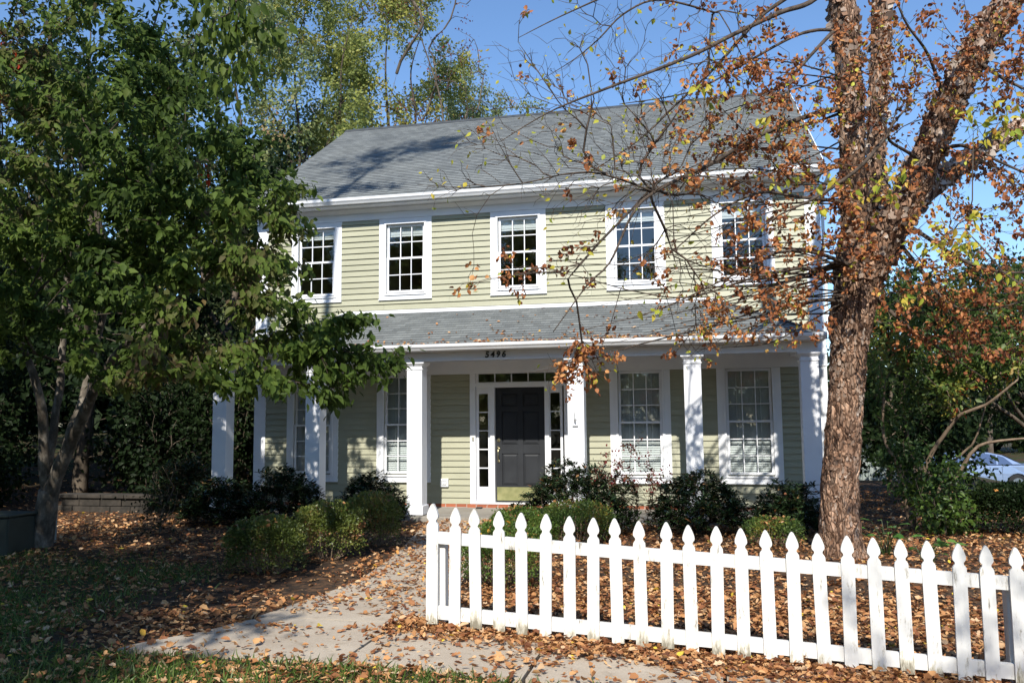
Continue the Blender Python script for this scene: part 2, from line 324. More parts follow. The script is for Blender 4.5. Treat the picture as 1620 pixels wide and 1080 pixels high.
# leaf templates: vertices (along, across, up), faces
OVATE = (np.array([(0, 0, 0), (.30, .25, .03), (.62, .20, .02), (1, 0, -.16), (.62, -.20, .02), (.30, -.25, .03), (.3, 0, -.05), (.66, 0, -.08)]),
         [(0, 6, 1), (1, 6, 7, 2), (2, 7, 3), (0, 5, 6), (5, 4, 7, 6), (4, 3, 7)])
LANCE = (np.array([(0, 0, 0), (.35, .13, .02), (.7, .11, .0), (1, 0, -.10), (.7, -.11, .0), (.35, -.13, .02), (.35, 0, -.025), (.7, 0, -.05)]), OVATE[1])
CURL = (np.array([(0, 0, 0), (.2, .30, .16), (.62, .30, .20), (1, 0, .10), (.62, -.30, .24), (.2, -.30, .12), (.3, 0, -.02), (.66, 0, .02)]), OVATE[1])
KITE = (np.array([(0, 0, 0), (.42, .3, .05), (1, 0, -.1), (.42, -.3, .05)]), [(0, 2, 1), (0, 3, 2)])
CURLK = (np.array([(0, 0, 0), (.42, .34, .2), (1, 0, .05), (.42, -.34, .22)]), [(0, 2, 1), (0, 3, 2)])
BLADE = (np.array([(0, .06, 0), (.55, .045, .0), (1, 0, -.2), (.55, -.045, 0), (0, -.06, 0)]), [(0, 4, 3, 1), (1, 3, 2)])
def unit(a): return a/np.maximum(np.linalg.norm(a, axis=1, keepdims=True), 1e-9)
def leaves(name, mat, pos, dirs, ups, size, tmpl=OVATE, parent=None, rnd=None, base=None, vary=.3, wvar=.25):
    pos = np.asarray(pos, float); n = len(pos)
    if n == 0: return None
    T, F = tmpl; k = len(T)
    d = unit(np.asarray(dirs, float)); up = np.asarray(ups, float); w = unit(np.cross(up, d)); u = np.cross(d, w)
    s = (size*(1+vary*(RNG.random(n)*2-1))) if np.isscalar(size) else np.asarray(size)
    ws = 1+wvar*(RNG.random(n)*2-1)
    V = pos[:, None, :] + s[:, None, None]*(T[None, :, 0, None]*d[:, None, :] + T[None, :, 1, None]*ws[:, None, None]*w[:, None, :] + T[None, :, 2, None]*u[:, None, :])
    o0 = np.array(origin_of(parent) if base is None else base)
    V = (V-o0).reshape(-1, 3).astype(np.float32)
    nl = sum(len(f) for f in F); idx = np.array([i for f in F for i in f]); tot = np.array([len(f) for f in F]); st = np.concatenate([[0], np.cumsum(tot)[:-1]])
    me = bpy.data.meshes.new(name); me.vertices.add(n*k); me.vertices.foreach_set('co', V.ravel())
    me.loops.add(n*nl); me.loops.foreach_set('vertex_index', (np.arange(n)[:, None]*k+idx[None]).ravel().astype(np.int32))
    me.polygons.add(n*len(F)); me.polygons.foreach_set('loop_start', (np.arange(n)[:, None]*nl+st[None]).ravel().astype(np.int32))
    me.polygons.foreach_set('loop_total', np.tile(tot, n).astype(np.int32))
    if rnd is None: rnd = RNG.random(n)
    a = me.attributes.new('rnd', 'FLOAT', 'POINT'); a.data.foreach_set('value', np.repeat(rnd, k).astype(np.float32))
    me.update(calc_edges=True); me.materials.append(mat); me.polygons.foreach_set('use_smooth', np.ones(n*len(F), bool))
    o = bpy.data.objects.new(name, me); COL.objects.link(o); o.parent = parent
    if base is not None: o.location = Vector(base)-origin_of(parent)
    return o
def rdirs(n, zbias=0, zs=1.):
    d = RNG.normal(size=(n, 3)); d[:, 2] = d[:, 2]*zs+zbias; return unit(d)

# ------------------------------------------------------------------ tree tools
def polyline(pts, step=.25):
    out = [Vector(pts[0])]
    for a, b in zip(pts[:-1], pts[1:]):
        a = Vector(a); b = Vector(b); k = max(1, int((b-a).length/step))
        for i in range(1, k+1): out.append(a.lerp(b, i/k))
    return out
def smoothpts(pts, rads, step=.2):
    """Catmull-Rom through the given joints"""
    pts = [Vector(p) for p in pts]; o = []; r = []
    for i in range(len(pts)-1):
        p0, p1, p2, p3 = pts[max(i-1, 0)], pts[i], pts[i+1], pts[min(i+2, len(pts)-1)]
        k = max(2, int((p2-p1).length/step))
        for j in range(k):
            t = j/k
            o.append(.5*((2*p1)+(p2-p0)*t+(2*p0-5*p1+4*p2-p3)*t*t+(3*p1-p0-3*p2+p3)*t**3)); r.append(rads[i]*(1-t)+rads[i+1]*t)
    o.append(pts[-1]); r.append(rads[-1]); return o, r
def blob_points(blobs, n, shell=0.):
    """blobs (centre, radius[, squash z])"""
    w = np.array([b[1]**2 for b in blobs]); w = w/w.sum(); out = []
    for b, k in zip(blobs, RNG.multinomial(n, w)):
        d = unit(RNG.normal(size=(k, 3))); r = (shell+(1-shell)*RNG.random(k))**(1/2.2)
        q = d*r[:, None]*b[1]; q[:, 2] *= (b[2] if len(b) > 2 else .8); out.append(q+np.array(b[0]))
    return np.concatenate(out)
def grow(stems, tips, bf=.3, sag=.12, rtip=.004, pw=.42, step=.22, wob=.1, maxr=.06, sides=4):
    """stems: list of (pts, rads). Tips are joined one by one to the nearest node so that twigs gather into limbs."""
    pos = []; plen = []; par = []; cnt = []; srad = []
    for pts, rads in stems:
        q, r = smoothpts(pts, rads, step); L = 0
        for i, p in enumerate(q):
            if i: L += (p-q[i-1]).length
            pos.append(tuple(p)); plen.append(L); par.append(-1 if i == 0 else len(pos)-2); cnt.append(0); srad.append(r[i])
    ns = len(pos); S = np.array(pos)
    tips = np.asarray(tips); d0 = np.min(np.linalg.norm(tips[:, None]-S[None, ::2], axis=2), axis=1)
    cap = ns+len(tips)*40; A = np.zeros((cap, 3)); A[:ns] = S; PL = np.zeros(cap); PL[:ns] = plen; n = ns
    paths = []
    for ti in np.argsort(d0):
        t = tips[ti]; dv = t-A[:n]; dist = np.linalg.norm(dv, axis=1); cost = dist+bf*PL[:n]
        cost = cost+np.where(dist < .12, 5, 0); j = int(np.argmin(cost)); a = Vector(A[j]); b = Vector(t); L = (b-a).length
        k = max(2, int(L/step)); pj = par[j]
        out = (a-Vector(pos[pj])).normalized() if pj >= 0 else Vector((0, 0, 1))
        c1 = a+out*L*.22+Vector((0, 0, sag*L)); c2 = b-(b-a)*.3+Vector((0, 0, sag*L))
        seg = [j]; wv = Vector(RNG.normal(size=3))*wob*L*.3
        for i in range(1, k+1):
            s = i/k; p = a*(1-s)**3+c1*3*s*(1-s)**2+c2*3*s*s*(1-s)+b*s**3+wv*math.sin(math.pi*s)*(.5+.5*math.sin(5*s))
            A[n] = p; PL[n] = PL[seg[-1]]+L/k; pos.append(tuple(p)); par.append(seg[-1]); cnt.append(0); seg.append(n); n += 1
        paths.append(seg); q = seg[-1]
        while q >= 0: cnt[q] += 1; q = par[q]
    mb = MB()
    for seg in paths:
        rr = [min(maxr, rtip*max(cnt[i], 1)**pw) for i in seg]; rr[0] = min(rr[0], rr[1]*1.1); rr[-1] *= .5
        mb.tube([pos[i] for i in seg], rr, sides if rr[1] < .02 else 6, cap=False)
    return mb, [[pos[i] for i in s] for s in paths]
def leaf_spots(paths, per, spread=.06, frac=.7):
    ps = []; ds = []
    for p in paths:
        a = np.array(p); m = len(a); k = RNG.poisson(per) if per >= 1 else int(RNG.random() < per)
        if not k: continue
        t = (1-frac*RNG.random(k)**1.3)*(m-1); i = np.minimum(t.astype(int), m-2); fr = (t-i)[:, None]
        q = a[i]*(1-fr)+a[i+1]*fr; ps.append(q+RNG.normal(size=(k, 3))*spread); ds.append(unit(a[i+1]-a[i]))
    return np.concatenate(ps), np.concatenate(ds)
def patchy(pos, scale, lo=0., hi=1., jit=.35):
    """colour index that drifts through a crown (kinds of leaf vary in clumps)"""
    n = len(pos); v = np.array([noise.noise(Vector(p)*scale) for p in pos])
    return np.clip(lo+(hi-lo)*(.5+v*.9)+jit*(RNG.random(n)-.5), 0, 1)

# ================================================================== HOUSE
HX0, HX1, HY1 = -5.38, 5.19, 8.9
house = thing('house', (-.1, 0, -.2), 'two storey sage green clapboard house with white trim, grey roof and columned front porch', 'house')
WU = [(-4.11, 'upper'), (-2.29, 'upper'), (-.10, 'upper'), (2.045, 'upper'), (3.896, 'upper')]
WL = [(-4.156, 'l'), (-2.32, 'l'), (2.058, 'l'), (3.906, 'l')]
UO = [(c-.524, c+.524, 3.79, 5.40) for c, _ in WU]
LO = [(c-.529, c+.529, .381, 2.40) for c, _ in WL]+[(-1.035, .815, -.1, 2.60)]
def clapboard(mb, x0, x1, z0, z1, opens, y, ex=.112, clip=None):
    """lapped boards on a wall facing -y; boards stop at the openings"""
    k = int(math.ceil((z1-z0)/ex))
    for i in range(k):
        a, b = z0+i*ex, min(z0+(i+1)*ex, z1)
        segs = [(x0, x1)]
        if clip: segs = clip(a, b)
        for ox0, ox1, oz0, oz1 in opens:
            if oz0 < (a+b)/2 < oz1:
                ns = []
                for s0, s1 in segs:
                    if ox1 <= s0 or ox0 >= s1: ns.append((s0, s1)); continue
                    if ox0-s0 > .02: ns.append((s0, ox0))
                    if s1-ox1 > .02: ns.append((ox1, s1))
                segs = ns
        cutseg = []
        for s0, s1 in segs:
            q = s0+random.uniform(.6, 3.6)
            while q < s1-.5: cutseg.append((s0, q-.0012)); s0 = q+.0012; q += random.uniform(2.6, 3.7)
            cutseg.append((s0, s1))
        for s0, s1 in cutseg:
            j = random.uniform(-.002, .002)
            mb.prism_x([(y-.031+j, a), (y-.008, b), (y+.01, b), (y+.01, a)], s0, s1)
mb = MB()
clapboard(mb, HX0+.12, HX1-.12, 2.60, 5.40, UO, 0)
clapboard(mb, HX0+.12, HX1-.12, 0.0, 2.40, LO, 0)
# backing wall with openings cut where the sashes are
def backing(mb, y0, y1):
    def cols(z0, z1, opens):
        x = HX0+.02
        for a, b in sorted(opens):
            mb.box(x, a, y0, y1, z0, z1); x = b
        mb.box(x, HX1-.02, y0, y1, z0, z1)
    ol = [(c-.385, c+.385) for c, _ in WL]+[(-1.0, .78)]; ou = [(c-.385, c+.385) for c, _ in WU]
    mb.box(HX0+.02, -1.0, y0, y1, -.06, .53); mb.box(.78, HX1-.02, y0, y1, -.06, .53)
    cols(.53, 2.38, ol); mb.box(HX0+.02, HX1-.02, y0, y1, 2.47, 3.92)
    mb.box(HX0+.02, -1.0, y0, y1, 2.38, 2.47); mb.box(.78, HX1-.02, y0, y1, 2.38, 2.47)
    cols(3.92, 5.25, ou); mb.box(HX0+.02, HX1-.02, y0, y1, 5.25, 5.62)
backing(mb, .012, .16)
# side and back walls (lapped too)
def side_lap(mb, x, sgn, y0, y1, z0, z1, gable=True):
    ex = .112; k = int((z1-z0)/ex)
    for i in range(k):
        a, b = z0+i*ex, z0+(i+1)*ex; ya, yb = y0, y1
        if b > 5.6:
            w = (8.74-b)/(8.74-5.6); m = (y0+y1)/2; ya, yb = m-(m-y0)*w, m+(y1-m)*w
            if yb-ya < .1: break
        mb.add([(x+sgn*.024, ya, a), (x+sgn*.024, yb, a), (x+sgn*.008, yb, b), (x+sgn*.008, ya, b), (x-sgn*.1, ya, a), (x-sgn*.1, yb, a), (x-sgn*.1, yb, b), (x-sgn*.1, ya, b)],
               [(0, 1, 2, 3), (4, 7, 6, 5), (0, 4, 5, 1), (1, 5, 6, 2), (2, 6, 7, 3), (3, 7, 4, 0)])
side_lap(mb, HX1-.02, 1, .17, HY1, 0, 8.7); side_lap(mb, HX0+.02, -1, .17, HY1, 0, 8.7)
mb.box(HX0+.2, HX1-.2, HY1-.12, HY1, 0, 5.6)
mb.build('wall', MAT['siding'], house)
# rooms behind the windows
mb = MB(); X0, X1 = HX0+.15, HX1-.15
for z0, z1 in ((-.03, 2.56), (2.9, 5.5)):
    mb.add([(X0, .17, z0), (X1, .17, z0), (X1, 4.2, z0), (X0, 4.2, z0), (X0, .17, z1), (X1, .17, z1), (X1, 4.2, z1), (X0, 4.2, z1)],
           [(0, 1, 2, 3), (4, 7, 6, 5), (3, 2, 6, 7), (0, 3, 7, 4), (2, 1, 5, 6)])
    for x in (-3.2, -1.25, 1.0, 3.0): mb.box(x-.05, x+.05, .2, 4.1, z0+.01, z1-.01)
mb.build('interior', MAT['interior'], house)
# foundation, brick course
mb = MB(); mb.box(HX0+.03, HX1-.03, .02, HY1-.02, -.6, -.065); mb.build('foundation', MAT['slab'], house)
mb = MB(); mb.box(HX0+.01, HX1-.01, -.045, .03, -.062, -.003); mb.box(-1.06, .84, -.13, -.046, -.062, -.012); mb.build('brick_course', MAT['brick'], house)
# corner boards and frieze
for x0, x1 in ((HX0, HX0+.24), (HX1-.25, HX1)):
    for z0, z1 in ((2.60, 5.36), (0, 2.34)): mb = MB(); mb.box(x0, x1, -.036, .16, z0, z1); mb.build('corner_board', MAT['trim'], house, bevel=.004)
for x in (HX1+.011, HX0-.011): mb = MB(); mb.box(x-.015, x+.015, .165, .36, 0, 5.36); mb.build('corner_board', MAT['trim'], house, bevel=.004)
mb = MB()
mb.box(HX0-.01, HX1+.01, -.040, .16, 5.362, 5.60); mb.box(HX0-.01, HX1+.01, -.062, -.0405, 5.50, 5.59)
mb.box(HX0-.01, HX1+.01, -.040, .15, 2.355, 2.60)
mb.build('frieze_board', MAT['trim'], house, bevel=.004)

def sash(mb, c, w, z0, z1, y, rows, cols=3, st=.042, top=.042, bot=.042, mt=.016):
    """one sash: stiles, rails and glazing bars; w, z are the clear glass"""
    x0, x1 = c-w/2, c+w/2
    mb.box(x0-st, x0, y, y+.034, z0-bot, z1+top); mb.box(x1, x1+st, y, y+.034, z0-bot, z1+top)
    mb.box(x0, x1, y+.001, y+.033, z0-bot, z0); mb.box(x0, x1, y+.001, y+.033, z1, z1+top)
    for i in range(1, cols): xx = x0+(x1-x0)*i/cols; mb.box(xx-mt/2, xx+mt/2, y+.004, y+.028, z0, z1)
    for i in range(1, rows):
        zz = z0+(z1-z0)*i/rows
        for k in range(cols):
            a = x0+(x1-x0)*k/cols+(mt/2 if k else 0); b = x0+(x1-x0)*(k+1)/cols-(mt/2 if k < cols-1 else 0)
            mb.box(a, b, y+.005, y+.027, zz-mt/2, zz+mt/2)
def window(c, wo, wg, zo0, zo1, zg0, zg1, rows, lower):
    mb = MB(); gi = wg/2+.058
    mb.box(c-wo/2, c-gi, -.038, .10, zo0, zo1); mb.box(c+gi, c+wo/2, -.038, .10, zo0, zo1)
    mb.box(c-gi, c+gi, -.037, .10, zo0, zg0-.075); mb.box(c-gi, c+gi, -.037, .10, zg1+.055, zo1)
    # raised inner moulding and sill nose
    m = .028
    mb.box(c-gi-m, c-gi+.012, -.052, -.0385, zg0-.09, zg1+.07); mb.box(c+gi-.012, c+gi+m, -.052, -.0385, zg0-.09, zg1+.07)
    mb.box(c-gi+.012, c+gi-.012, -.051, -.0375, zg1+.045, zg1+.07)
    mb.box(c-gi+.012, c+gi-.012, -.062, -.0375, zg0-.092, zg0-.062)
    mb.box(c-wo/2-.008, c+wo/2+.008, -.056, -.0385, zo0, zo0+.022)
    w = mb.build('window', MAT['trim'], house, bevel=.003)
    zm = (zg0+zg1)/2; mr = .018
    s = MB(); sash(s, c, wg, zm+mr, zg1, .018, rows, bot=mr*2); s.build('sash', MAT['trim'], w)
    s = MB(); sash(s, c, wg, zg0, zm-mr, -.018, rows, top=mr*2); s.build('sash', MAT['trim'], w)
    g = MB(); g.add([(c-wg/2, .036, zm+mr), (c+wg/2, .036, zm+mr), (c+wg/2, .036, zg1), (c-wg/2, .036, zg1)], [(0, 1, 2, 3)])
    g.add([(c-wg/2, -.001, zg0), (c+wg/2, -.001, zg0), (c+wg/2, -.001, zm-mr), (c-wg/2, -.001, zm-mr)], [(0, 1, 2, 3)])
    g.build('glass', MAT['glass'], w)
    b = MB()
    if lower:
        z = zg0-.02
        while z < zg1+.02:
            b.add([(c-wg/2-.04, .105, z), (c+wg/2+.04, .105, z), (c+wg/2+.04, .127, z+.042), (c-wg/2-.04, .127, z+.042),
                   (c-wg/2-.04, .108, z-.002), (c+wg/2+.04, .108, z-.002), (c+wg/2+.04, .130, z+.04), (c-wg/2-.04, .130, z+.04)], [(0, 1, 2, 3), (4, 7, 6, 5)]); z += .040
        for x in (-.2, .2): b.box(c+x-.006, c+x+.006, .100, .104, zg0-.02, zg1)
    else:
        b.box(c-wg/2-.03, c+wg/2+.03, .09, .13, zg1-.07, zg1+.03)
        nb_ = {-4.11: 2, -2.29: 4, -.10: 5, 2.045: 3, 3.896: 6}.get(c, 4); drop = nb_*.014
        for i in range(nb_): z = zg1-.085-i*.014; b.box(c-wg/2-.03, c+wg/2+.03, .088+.004*(i % 2), .132, z-.009, z+.003)
        b.box(c-wg/2-.03, c+wg/2+.03, .086, .134, zg1-.12-drop, zg1-.092-drop)
    b.build('blind', MAT['blind'], w)
    return w
for c, _ in WU: w5 = window(c, 1.048, .67, 3.79, 5.358, 3.972, 5.205, 2, False)
for c, _ in WL: window(c, 1.058, .674, .381, 2.351, .58, 2.334-.03, 3, True)
mb = MB(); mb.box(3.86, 3.95, -.0028, -.0014, 3.985, 4.075); mb.build('sticker', MAT['sticker'], w5)

# ---- entrance: casing, sidelights, transom, door
XC = -.11
mb = MB()
mb.box(-1.035, -.93, -.040, .10, .0, 2.355); mb.box(.71, .815, -.040, .10, .0, 2.355)       # outer casing
mb.box(-.93, .71, -.038, .10, 2.455, 2.60)
mb.box(-1.035, -.93, -.042, .10, 2.355, 2.60); mb.box(.71, .815, -.042, .10, 2.355, 2.60)
mb.box(-.93, .71, -.036, .10, 2.118, 2.185)                                                # transom bar
mb.box(-.655, -.575, -.036, .10, .03, 2.118); mb.box(.355, .435, -.036, .10, .03, 2.118)   # door jambs
mb.box(-.93, .71, -.06, .10, .0, .028)                                                     # sill
mb.box(-.575, .355, -.034, .10, 2.10, 2.1175)
ent = mb.build('door_surround', MAT['trim'], house, bevel=.004)
def light(x0, x1, z0, z1, panes, horizontal=False):
    s = MB(); g = MB()
    if not horizontal:
        s.box(x0-.045, x0, .0, .04, .03, 2.117); s.box(x1, x1+.045, .0, .04, .03, 2.117); s.box(x0, x1, .001, .039, z1, 2.117)
        s.box(x0, x1, .001, .039, .03, z0); s.box(x0-.012, x1+.012, -.012, .0005, .07, z0-.09)
        for i in range(1, panes): z = z0+(z1-z0)*i/panes; s.box(x0, x1, .003, .03, z-.009, z+.009)
    else:
        s.box(-.93, x0, .0, .04, 2.185, 2.455); s.box(x1, .71, .0, .04, 2.185, 2.455); s.box(x0, x1, .001, .039, z1, 2.455)
        if z0 > 2.186: s.box(x0, x1, .001, .039, 2.185, z0)
        for i in range(1, panes): x = x0+(x1-x0)*i/panes; s.box(x-.009, x+.009, .003, .03, z0, z1)
    o = s.build('transom_window' if horizontal else 'sidelight', MAT['trim'], ent)
    g.add([(x0, .026, z0), (x1, .026, z0), (x1, .026, z1), (x0, .026, z1)], [(0, 1, 2, 3)]); g.build('glass', MAT['glass'], ent)
light(-.877, -.70, .305, 1.99, 5); light(.455, .632, .305, 1.99, 5); light(-.88, .675, 2.20, 2.425, 5, True)
# six panel door
dx0, dx1, dz0, dz1 = -.572, .352, .032, 2.098
st = .115; cw = .10; rows = [(.33, .90), (1.06, 1.66), (1.76, 1.99)]
mb = MB()
pan = []
mid = (dx0+dx1)/2
for a, b in ((dx0+st, mid-cw/2), (mid+cw/2, dx1-st)):
    for r in rows: pan.append((a, b, *r))
mb.box(dx0, dx0+st, .05, .095, dz0, dz1); mb.box(dx1-st, dx1, .05, .095, dz0, dz1); mb.box(mid-cw/2, mid+cw/2, .05, .095, dz0, dz1)
zz = [dz0]+[z for r in rows for z in r]+[dz1]
for i in range(0, len(zz), 2):
    mb.box(dx0+st, mid-cw/2, .0505, .095, zz[i], zz[i+1]); mb.box(mid+cw/2, dx1-st, .0505, .095, zz[i], zz[i+1])
for a, b, c, d in pan:
    q = .045; y0, y1 = .074, .056
    mb.add([(a, y0, c), (b, y0, c), (b, y0, d), (a, y0, d), (a+q, y1, c+q), (b-q, y1, c+q), (b-q, y1, d-q), (a+q, y1, d-q)],
           [(0, 1, 5, 4), (1, 2, 6, 5), (2, 3, 7, 6), (3, 0, 4, 7), (4, 5, 6, 7)])
door = mb.build('door', MAT['door'], house, bevel=.003)
mb = MB(); mb.box(dx0+.02, dx1-.02, .044, .0495, dz0+.03, .30)
for x in (dx0+.05, mid, dx1-.05):
    for z in (.085, .28): mb.lathe_y((x, .0438, z), [(.007, 0), (.006, .003)], 8)
mb.build('kick_plate', MAT['kick'], door)
hx = -.515
mb = MB(); mb.lathe_y((hx, .0495, 1.145), [(.034, 0), (.034, .008), (.026, .014), (.024, .022), (.010, .024)], 20)
mb.box(hx-.004, hx+.004, .022, .026, 1.13, 1.16); mb.build('deadbolt', MAT['brass'], door, smooth=False)
mb = MB(); mb.lathe_y((hx, .0495, .985), [(.030, 0), (.030, .007), (.018, .012)], 20)
mb.lathe_y((hx, .0495, .76), [(.024, 0), (.022, .008), (.012, .012)], 16)
hp, hr = smoothpts([(hx, .040, 1.03), (hx, .025, 1.0), (hx-.002, -.005, .95), (hx, -.012, .88), (hx, -.004, .80), (hx, .02, .765), (hx, .042, .755)], [.006, .008, .009, .010, .010, .009, .008], .02)
mb.tube(hp, hr, 10); mb.tube([(hx, .035, 1.02), (hx, .0, 1.03), (hx+.0, -.02, 1.035)], [.006, .008, .010], 8); mb.build('handle', MAT['brass'], door, smooth=True)
mb = MB(); mb.box(-.986, -.962, -.052, -.0405, 1.13, 1.205); mb.lathe_y((-.974, -.0522, 1.168), [(.007, 0), (.006, .004)], 10); mb.build('doorbell', MAT['brass'], house)
mb = MB(); mb.box(-.50, -.46, .14, .16, .16, .165); 
# weatherproof socket box
mb = MB(); mb.box(-1.605, -1.445, -.062, -.0245, .30, .455); sb = mb.build('socket_box', MAT['plastic'], house, bevel=.012)
mb = MB(); mb.box(-1.573, -1.477, -.068, -.0625, .335, .42); mb.build('socket_cover', MAT['greyplastic'], sb, bevel=.003)
mb = MB(); mb.box(-1.562, -1.53, -.071, -.0685, .35, .405); mb.box(-1.52, -1.488, -.071, -.0685, .35, .405); mb.build('outlet', MAT['plastic'], sb)

# ---- main roof in real courses
def course_roof(mb, uvs, x0a, x1a, x0b, x1b, p0, p1, ex=.115, lift=.010):
    """plane rising from eave point p0 (y,z) to ridge p1; x extent goes from (x0a,x1a) to (x0b,x1b)"""
    p0 = np.array(p0, float); p1 = np.array(p1, float); L = np.linalg.norm(p1-p0); t = (p1-p0)/L; nrm = np.array([-abs(t[1]), abs(t[0])]) if t[0] > 0 else np.array([abs(t[1]), abs(t[0])])
    k = int(math.ceil(L/ex))
    for i in range(k):
        a = i*ex; b = min((i+1)*ex, L); fa, fb = a/L, b/L
        lo = p0+t*a+nrm*lift; hi = p0+t*b+nrm*.001; lo0 = p0+t*a+nrm*-.002
        xa0, xa1 = x0a+(x0b-x0a)*fa, x1a+(x1b-x1a)*fa; xb0, xb1 = x0a+(x0b-x0a)*fb, x1a+(x1b-x1a)*fb
        mb.add([(xa0, lo[0], lo[1]), (xa1, lo[0], lo[1]), (xb1, hi[0], hi[1]), (xb0, hi[0], hi[1])], [(0, 1, 2, 3)]); uvs += [(xa0, a+.001), (xa1, a+.001), (xb1, b-.001), (xb0, b-.001)]
        mb.add([(xa0, lo0[0], lo0[1]), (xa1, lo0[0], lo0[1]), (xa1, lo[0], lo[1]), (xa0, lo[0], lo[1])], [(0, 1, 2, 3)]); uvs += [(xa0, a-.0005)]*4
def put_uv(o, uvs):
    l = o.data.uv_layers.new(name='UVMap'); l.data.foreach_set('uv', np.array(uvs, np.float32).ravel())
RX0, RX1, RYF, RZE, RYR, RZR = -5.46, 5.27, -.385, 5.685, 4.45, 8.86
mb = MB(); uvs = []
course_roof(mb, uvs, RX0, RX1, RX0, RX1, (RYF, RZE), (RYR, RZR)); course_roof(mb, uvs, RX0, RX1, RX0, RX1, (2*RYR-RYF, RZE), (RYR, RZR))
roof = mb.build('roof', MAT['shingle'], house); put_uv(roof, uvs)
mb = MB(); t = .05
mb.prism_x([(RYF+.01, RZE-.012), (RYR, RZR-.014), (2*RYR-RYF-.01, RZE-.012), (2*RYR-RYF-.01, RZE-.06), (RYR, RZR-.09), (RYF+.01, RZE-.06)], RX0+.01, RX1-.01)
mb.build('roof_deck', MAT['trim'], roof)
mb = MB(); mb.prism_x([(RYR-.14, RZR-.075), (RYR, RZR+.03), (RYR+.14, RZR-.075), (RYR+.13, RZR-.10), (RYR, RZR+.002), (RYR-.13, RZR-.10)], RX0-.02, RX1+.02); mb.build('ridge_cap', MAT['ridge'], roof)
for x0, x1 in ((RX0-.02, RX0+.008), (RX1-.008, RX1+.02)):
    mb = MB()
    for s in (1, -1):
        ya, yb = (RYF, RYR) if s == 1 else (2*RYR-RYF, RYR)
        mb.add([(x0, ya, RZE-.01), (x1, ya, RZE-.01), (x1, yb, RZR-.01), (x0, yb, RZR-.01), (x0, ya, RZE-.16), (x1, ya, RZE-.16), (x1, yb, RZR-.16), (x0, yb, RZR-.16)],
               [(0, 1, 2, 3), (4, 7, 6, 5), (0, 4, 5, 1), (1, 5, 6, 2), (3, 2, 6, 7), (0, 3, 7, 4)])
    mb.build('rake_board', MAT['trim'], roof)
mb = MB(); mb.box(RX0+.05, RX1-.05, -.36, .02, 5.585, 5.605); mb.box(RX0+.05, RX1-.05, -.372, -.345, 5.57, 5.675)
mb.prism_x([(-.0625, 5.50), (-.125, 5.56), (-.125, 5.584), (-.0625, 5.584)], HX0, HX1); mb.build('soffit', MAT['trim'], house)
def gutter(mb, x0, x1, yb, zt, w=.11, h=.105):
    prof = [(yb, zt), (yb, zt-h), (yb-w*.55, zt-h), (yb-w*.72, zt-h*.72), (yb-w*.95, zt-h*.45), (yb-w, zt-h*.12), (yb-w, zt),
            (yb-w+.012, zt), (yb-w+.012, zt-h*.35), (yb-.008, zt-h*.5), (yb-.008, zt)]
    n = len(prof); mb.add([(x0, y, z) for y, z in prof]+[(x1, y, z) for y, z in prof], [(i, (i+1) % n, (i+1) % n+n, i+n) for i in range(n)])
    mb.box(x0-.004, x0+.002, yb-w-.002, yb, zt-h-.002, zt+.002); mb.box(x1-.002, x1+.004, yb-w-.002, yb, zt-h-.002, zt+.002)
mb = MB(); gutter(mb, RX0+.02, RX1-.02, -.373, 5.70); mb.build('gutter', MAT['gutter'], house)
# downspout at the right corner
mb = MB(); mb.tube([(5.30, -.40, 5.58), (5.30, -.30, 5.50), (5.245, .06, 5.34), (5.245, .08, 5.2), (5.245, .08, 2.9)], .035, 4); mb.build('downspout', MAT['gutter'], house)

# ---- porch
PY = -1.33; KW = .134; PX0, PX1 = -5.50, 4.97; EY, EZ = -1.66, 2.735; FZ = 3.54
mb = MB(); uvs = []
course_roof(mb, uvs, PX0, PX1, -3.44, 3.37, (EY, EZ), (-.03, FZ))
proof = mb.build('porch_roof', MAT['shingle'], house); put_uv(proof, uvs)
def hip_end(xe, xw, s):
    mb = MB(); uvs = []; k = 14
    # end plane: eave edge runs from (xe, EY) to (xe, 0); apex at (xw, -.03, FZ)
    for i in range(k):
        fa, fb = i/k, (i+1)/k
        def pt(f, front): 
            x = xe+(xw-xe)*f; z = EZ+(FZ-EZ)*f; y = EY+(-.03-EY)*f if front else -.03
            return (x, y, z)
        a, b, c, d = pt(fa, 1), pt(fa, 0), pt(fb, 0), pt(fb, 1)
        a = (a[0], a[1], a[2]+.008); b = (b[0], b[1], b[2]+.008)
        f = (0, 1, 2, 3) if s > 0 else (0, 3, 2, 1)
        mb.add([a, b, c, d], [f]); q = [(a[1], fa*1.8), (b[1], fa*1.8), (c[1], fb*1.8), (d[1], fb*1.8)]; uvs += [q[j] for j in f]
    o = mb.build('hip_slope', MAT['shingle'], proof); put_uv(o, uvs)
hip_end(PX1, 3.37, 1); hip_end(PX0, -3.44, -1)
for xe, xw in ((PX1, 3.37), (PX0, -3.44)): mb = MB(); mb.tube([(xe, EY, EZ+.012), (xw, -.03, FZ+.010)], .035, 4); mb.build('hip_cap', MAT['shingle'], proof)
mb = MB(); mb.box(-3.50, 3.43, -.058, -.0245, FZ-.01, FZ+.055)
for xe, xw in ((PX1-.1, 3.43), (PX0+.1, -3.50)):
    z0 = EZ+.09; s = 1 if xe > 0 else -1
    mb.add([(xw, -.058, FZ), (xw, -.058, FZ+.05), (xe, -.058, z0+.04), (xe, -.058, z0), (xw, -.02, FZ), (xw, -.02, FZ+.05), (xe, -.02, z0+.04), (xe, -.02, z0)],
           [(0, 1, 2, 3), (1, 5, 6, 2), (0, 3, 7, 4), (4, 7, 6, 5), (2, 6, 7, 3)])
mb.build('flashing', MAT['trim'], house)
mb = MB(); gutter(mb, PX0, PX1, -1.652, 2.765, .11, .10); mb.build('gutter', MAT['gutter'], house)
mb = MB()
